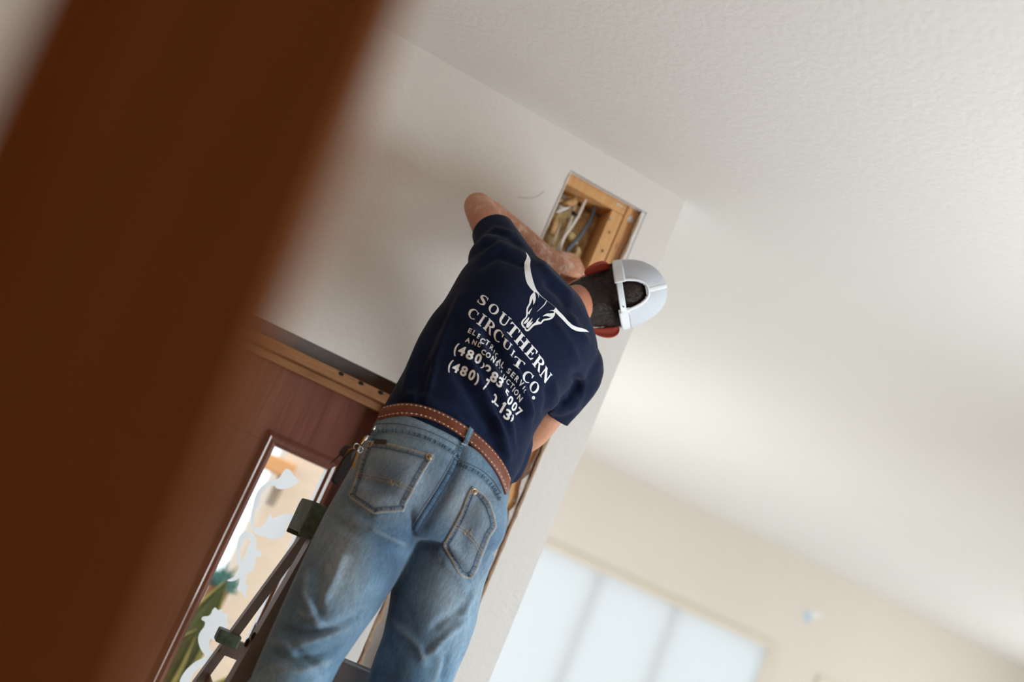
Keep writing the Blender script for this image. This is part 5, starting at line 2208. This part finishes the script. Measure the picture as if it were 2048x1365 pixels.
def finish(bm, name, lift=0.0007):
    bmesh.ops.triangulate(bm, faces=bm.faces[:])
    lay_on(bm, SB, lift, 2.2)
    bmesh.ops.recalc_face_normals(bm, faces=bm.faces[:])
    for f in bm.faces:
        if f.normal.dot(f.calc_center_median() - CAM0) > 0:
            f.normal_flip()
    me = bpy.data.meshes.new(name)
    bm.to_mesh(me)
    bm.free()
    return link(name, me, M['white_print'], shirt_o, True)


bm = bmesh.new()
for ch, BL, BR, TL, cr in (('S', (335, 255), (505, 352), (430, 75), cropA), ('O', (548, 415), (723, 550), (658, 250), cropA), ('U', (755, 632), (940, 790), (872, 445), cropA), ('T', (920, 830), (1095, 1020), (1065, 650), cropA),
                           ('H', (1100, 1042), (1285, 1265), (1250, 862), cropA), ('E', (1755, 612), (1905, 780), (1915, 425), cropB), ('R', (1055, 238), (1175, 392), (1175, 76), cropC), ('N', (1178, 425), (1290, 588), (1290, 272), cropC)):
    serif(bm, ch, BL, BR, TL, cr)
finish(bm, 'lettering')
bm = bmesh.new()
for ch, BL, BR, TL, cr in (('C', (135, 528), (305, 652), (240, 350), cropA), ('I', (332, 690), (420, 757), (468, 485), cropA), ('R', (465, 782), (622, 938), (592, 580), cropA), ('C', (655, 965), (815, 1125), (755, 760), cropA),
                           ('U', (850, 1130), (1010, 1280), (915, 985), cropA), ('I', (1452, 642), (1500, 698), (1515, 526), cropB), ('T', (698, 225), (873, 355), (772, 100), cropC), ('C', (865, 497), (1012, 602), (955, 332), cropC), ('O', (985, 667), (1110, 782), (1080, 502), cropC)):
    serif(bm, ch, BL, BR, TL, cr)
add_shape(bm, strip(arc(1080, 820, 27, 30, 0, 360, 24), [(1080, 820)] * 25), cropC)
finish(bm, 'lettering')

# plain bold letters from the built-in typeface
_cache = {}


def glyph(ch, bold):
    if (ch, bold) in _cache:
        return _cache[(ch, bold)]
    cu = bpy.data.curves.new('g', 'FONT')
    cu.body = ch
    cu.offset = bold
    cu.resolution_u = 4
    o = bpy.data.objects.new('g', cu)
    COL.objects.link(o)
    dg = bpy.context.evaluated_depsgraph_get()
    dg.update()
    me = bpy.data.meshes.new_from_object(o.evaluated_get(dg), depsgraph=dg)
    bpy.data.objects.remove(o)
    bpy.data.curves.remove(cu)
    vs = [(v.co.x, v.co.y) for v in me.vertices]
    fs_ = [tuple(p.vertices) for p in me.polygons]
    bpy.data.meshes.remove(me)
    _cache[(ch, bold)] = (vs, fs_)
    return _cache[(ch, bold)]


HV, _ = glyph('H', 0.0)
CAPH = max(v[1] for v in HV) - min(v[1] for v in HV)


def sans(bm, ch, cx, cy, up, wd, crop, bold=0.02, lo=0.0, hi=1.0, lo_y=0.0, hi_y=1.0):
    """one letter: centre, up vector (cap height), advance vector (width of the letter) in crop units; lo/hi hide what a fold hides"""
    vs, fs_ = glyph(ch, bold)
    x0, x1 = min(v[0] for v in vs), max(v[0] for v in vs)
    y0, y1 = min(v[1] for v in vs), max(v[1] for v in vs)
    g = bmesh.new()
    vv = [g.verts.new(((x - x0) / (x1 - x0), (y - y0) / (y1 - y0), 0)) for x, y in vs]
    for f in fs_:
        try:
            g.faces.new([vv[i] for i in f])
        except ValueError:
            pass
    for co_, no_, use in (((lo, 0, 0), (-1, 0, 0), lo > 0), ((hi, 0, 0), (1, 0, 0), hi < 1), ((0, lo_y, 0), (0, -1, 0), lo_y > 0), ((0, hi_y, 0), (0, 1, 0), hi_y < 1)):
        if use:
            bmesh.ops.bisect_plane(g, geom=g.verts[:] + g.edges[:] + g.faces[:], plane_co=co_, plane_no=no_, clear_outer=True)
    mp = {}
    for v in g.verts:
        x, y = v.co.x - 0.5, v.co.y - 0.5
        mp[v] = bm.verts.new((*crop(cx + wd[0] * x + up[0] * y, cy + wd[1] * x + up[1] * y), 0))
    for f in g.faces:
        try:
            bm.faces.new([mp[v] for v in f.verts])
        except ValueError:
            pass
    g.free()


bm = bmesh.new()
for ch, cx, cy, up, wd, kw in (
        ('E', 592, 132, (42, -95), (66, 30), {}), ('L', 688, 180, (46, -95), (62, 30), {}), ('E', 778, 252, (42, -95), (50, 30), {'hi': 0.75}), ('C', 858, 350, (48, -98), (88, 56), {}), ('T', 962, 392, (55, -100), (84, 58), {}),
        ('R', 1062, 492, (55, -98), (62, 56), {}), ('I', 1112, 578, (22, -74), (16, 14), {}), ('C', 1160, 662, (40, -98), (52, 56), {'hi': 0.8}), ('A', 1222, 790, (62, -96), (66, 80), {}), ('L', 1298, 868, (62, -98), (48, 58), {}),
        ('S', 1428, 996, (66, -96), (58, 56), {}), ('E', 1514, 1080, (68, -96), (54, 56), {}), ('R', 1602, 1168, (68, -98), (58, 66), {}), ('V', 1690, 1262, (70, -100), (62, 82), {}), ('I', 1748, 1352, (46, -60), (16, 18), {})):
    sans(bm, ch, cx, cy, up, wd, cropB, 0.022, **kw)
sans(bm, 'C', 940, 712, (36, -62), (26, 40), cropC, 0.02, hi=0.5)
finish(bm, 'lettering')
bm = bmesh.new()
for ch, cx, cy, up, wd, kw in (
        ('A', 550, 336, (40, -100), (98, 42), {}), ('N', 688, 384, (40, -100), (80, 38), {}), ('D', 800, 436, (40, -96), (64, 40), {'hi': 0.8}), ('C', 884, 590, (42, -100), (78, 50), {}), ('O', 980, 656, (46, -100), (88, 60), {}),
        ('N', 1086, 745, (56, -96), (66, 62), {}), ('S', 1165, 838, (40, -90), (36, 44), {}), ('T', 1224, 916, (14, -70), (34, 50), {}), ('R', 1270, 1012, (14, -70), (26, 56), {'hi': 0.7}), ('U', 1328, 1132, (50, -88), (58, 56), {}), ('C', 1412, 1226, (60, -98), (62, 58), {}), ('T', 1494, 1312, (62, -96), (62, 62), {})):
    sans(bm, ch, cx, cy, up, wd, cropB, 0.022, **kw)
for ch, cx, cy, up, wd in (('I', 746, 676, (54, -74), (14, 14)), ('O', 792, 727, (54, -82), (54, 58)), ('N', 850, 826, (58, -80), (52, 66))):
    sans(bm, ch, cx, cy, up, wd, cropC, 0.022)
finish(bm, 'lettering')
bm = bmesh.new()
for ch, cx, cy, up, wd, kw in (
        ('(', 292, 532, (90, -270), (70, 30), {}), ('4', 418, 562, (80, -190), (140, 60), {}), ('8', 592, 646, (80, -200), (146, 62), {}), ('0', 768, 732, (84, -210), (130, 66), {}), (')', 866, 886, (70, -110), (52, 40), {}),
        ('2', 975, 965, (70, -180), (136, 84), {'lo_y': 0.30}), ('8', 1110, 1126, (84, -206), (136, 86), {}), ('3', 1236, 1242, (80, -190), (106, 82), {})):
    sans(bm, ch, cx, cy, up, wd, cropB, 0.035, **kw)
for ch, cx, cy, up, wd, kw in (('5', 622, 744, (40, -110), (56, 70), {'lo_y': 0.35}), ('0', 682, 868, (70, -130), (66, 66), {}), ('0', 756, 970, (76, -132), (62, 70), {}), ('7', 832, 1068, (84, -128), (62, 74), {})):
    sans(bm, ch, cx, cy, up, wd, cropC, 0.03, **kw)
finish(bm, 'lettering')
bm = bmesh.new()
for ch, cx, cy, up, wd, kw in (
        ('(', 165, 890, (90, -262), (66, 28), {}), ('4', 290, 926, (84, -190), (136, 62), {}), ('8', 462, 998, (84, -206), (136, 66), {}), ('0', 634, 1082, (84, -212), (124, 66), {}), (')', 742, 1180, (60, -250), (72, 44), {})):
    sans(bm, ch, cx, cy, up, wd, cropB, 0.035, **kw)
for ch, cx, cy, up, wd, kw in (('7', 282, 600, (80, -190), (70, 40), {'hi': 0.86}), ('0', 405, 830, (60, -150), (90, 70), {'lo': 0.35}), ('-', 452, 940, (12, -26), (62, 56), {}), ('3', 640, 1110, (70, -160), (96, 70), {}), ('9', 712, 1170, (40, -130), (40, 60), {'lo': 0.4})):
    sans(bm, ch, cx, cy, up, wd, cropC, 0.03, **kw)
add_shape(bm, strip([(590, 895), (625, 920)], [(495, 1065), (530, 1085)]), cropC)
add_shape(bm, strip([(592, 893), (560, 912)], [(610, 912), (548, 936)]), cropC)
finish(bm, 'lettering')

# long-horned skull emblem
bm = bmesh.new()
hornL = ([(222, 110), (245, 130), (285, 190), (293, 225), (285, 290), (300, 400), (330, 520), (360, 610), (385, 660), (412, 692)], [(222, 110), (240, 160), (232, 205), (207, 260), (205, 320), (210, 400), (222, 490), (245, 560), (290, 625), (345, 684)])
hornR = ([(655, 903), (690, 945), (760, 1015), (830, 1095), (890, 1150), (950, 1180), (1030, 1200), (1090, 1220), (1135, 1258)], [(622, 946), (650, 975), (700, 1025), (760, 1085), (820, 1150), (880, 1205), (940, 1235), (1000, 1248), (1135, 1258)])
for a, b in (hornL, hornR):
    add_shape(bm, strip(a, b), cropD)
for pts in (
        [(350, 690, 24), (312, 745, 40), (296, 800, 36), (282, 850, 26), (246, 920, 22), (242, 1000, 24), (228, 1045, 18), (180, 1098, 24), (172, 1140, 26), (192, 1180, 22), (212, 1195, 14)],
        [(340, 705, 40), (346, 770, 44), (344, 820, 26), (334, 862, 3)],
        [(262, 995, 30), (288, 950, 16), (316, 908, 2)],
        [(200, 1132, 20), (236, 1100, 34), (262, 1062, 20), (272, 1042, 3)],
        [(240, 1190, 20), (258, 1140, 40), (295, 1092, 18), (320, 1050, 3)],
        [(250, 1194, 18), (292, 1140, 26), (326, 1104, 3)],
        [(212, 1180, 14), (222, 1222, 22), (256, 1230, 26), (294, 1194, 26), (340, 1150, 30), (400, 1126, 46), (440, 1126, 24), (480, 1084, 24), (540, 1072, 26), (590, 1054, 28), (628, 1012, 22), (636, 972, 15), (616, 946, 12), (568, 948, 2)],
        [(470, 1030, 3), (520, 1008, 30), (585, 1012, 50), (630, 985, 10)],
        [(380, 1122, 30), (398, 1076, 16), (426, 1046, 2)],
        [(522, 804, 9), (492, 862, 13), (386, 964, 3)],
        [(380, 688, 10), (404, 718, 10), (410, 766, 2)],
        [(400, 684, 12), (440, 735, 7), (530, 806, 2)],
        [(530, 806, 2), (590, 852, 1.5), (650, 905, 1.5)]):
    add_shape(bm, stroke([(*p,) for p in pts]), cropD)
finish(bm, 'skull_emblem')
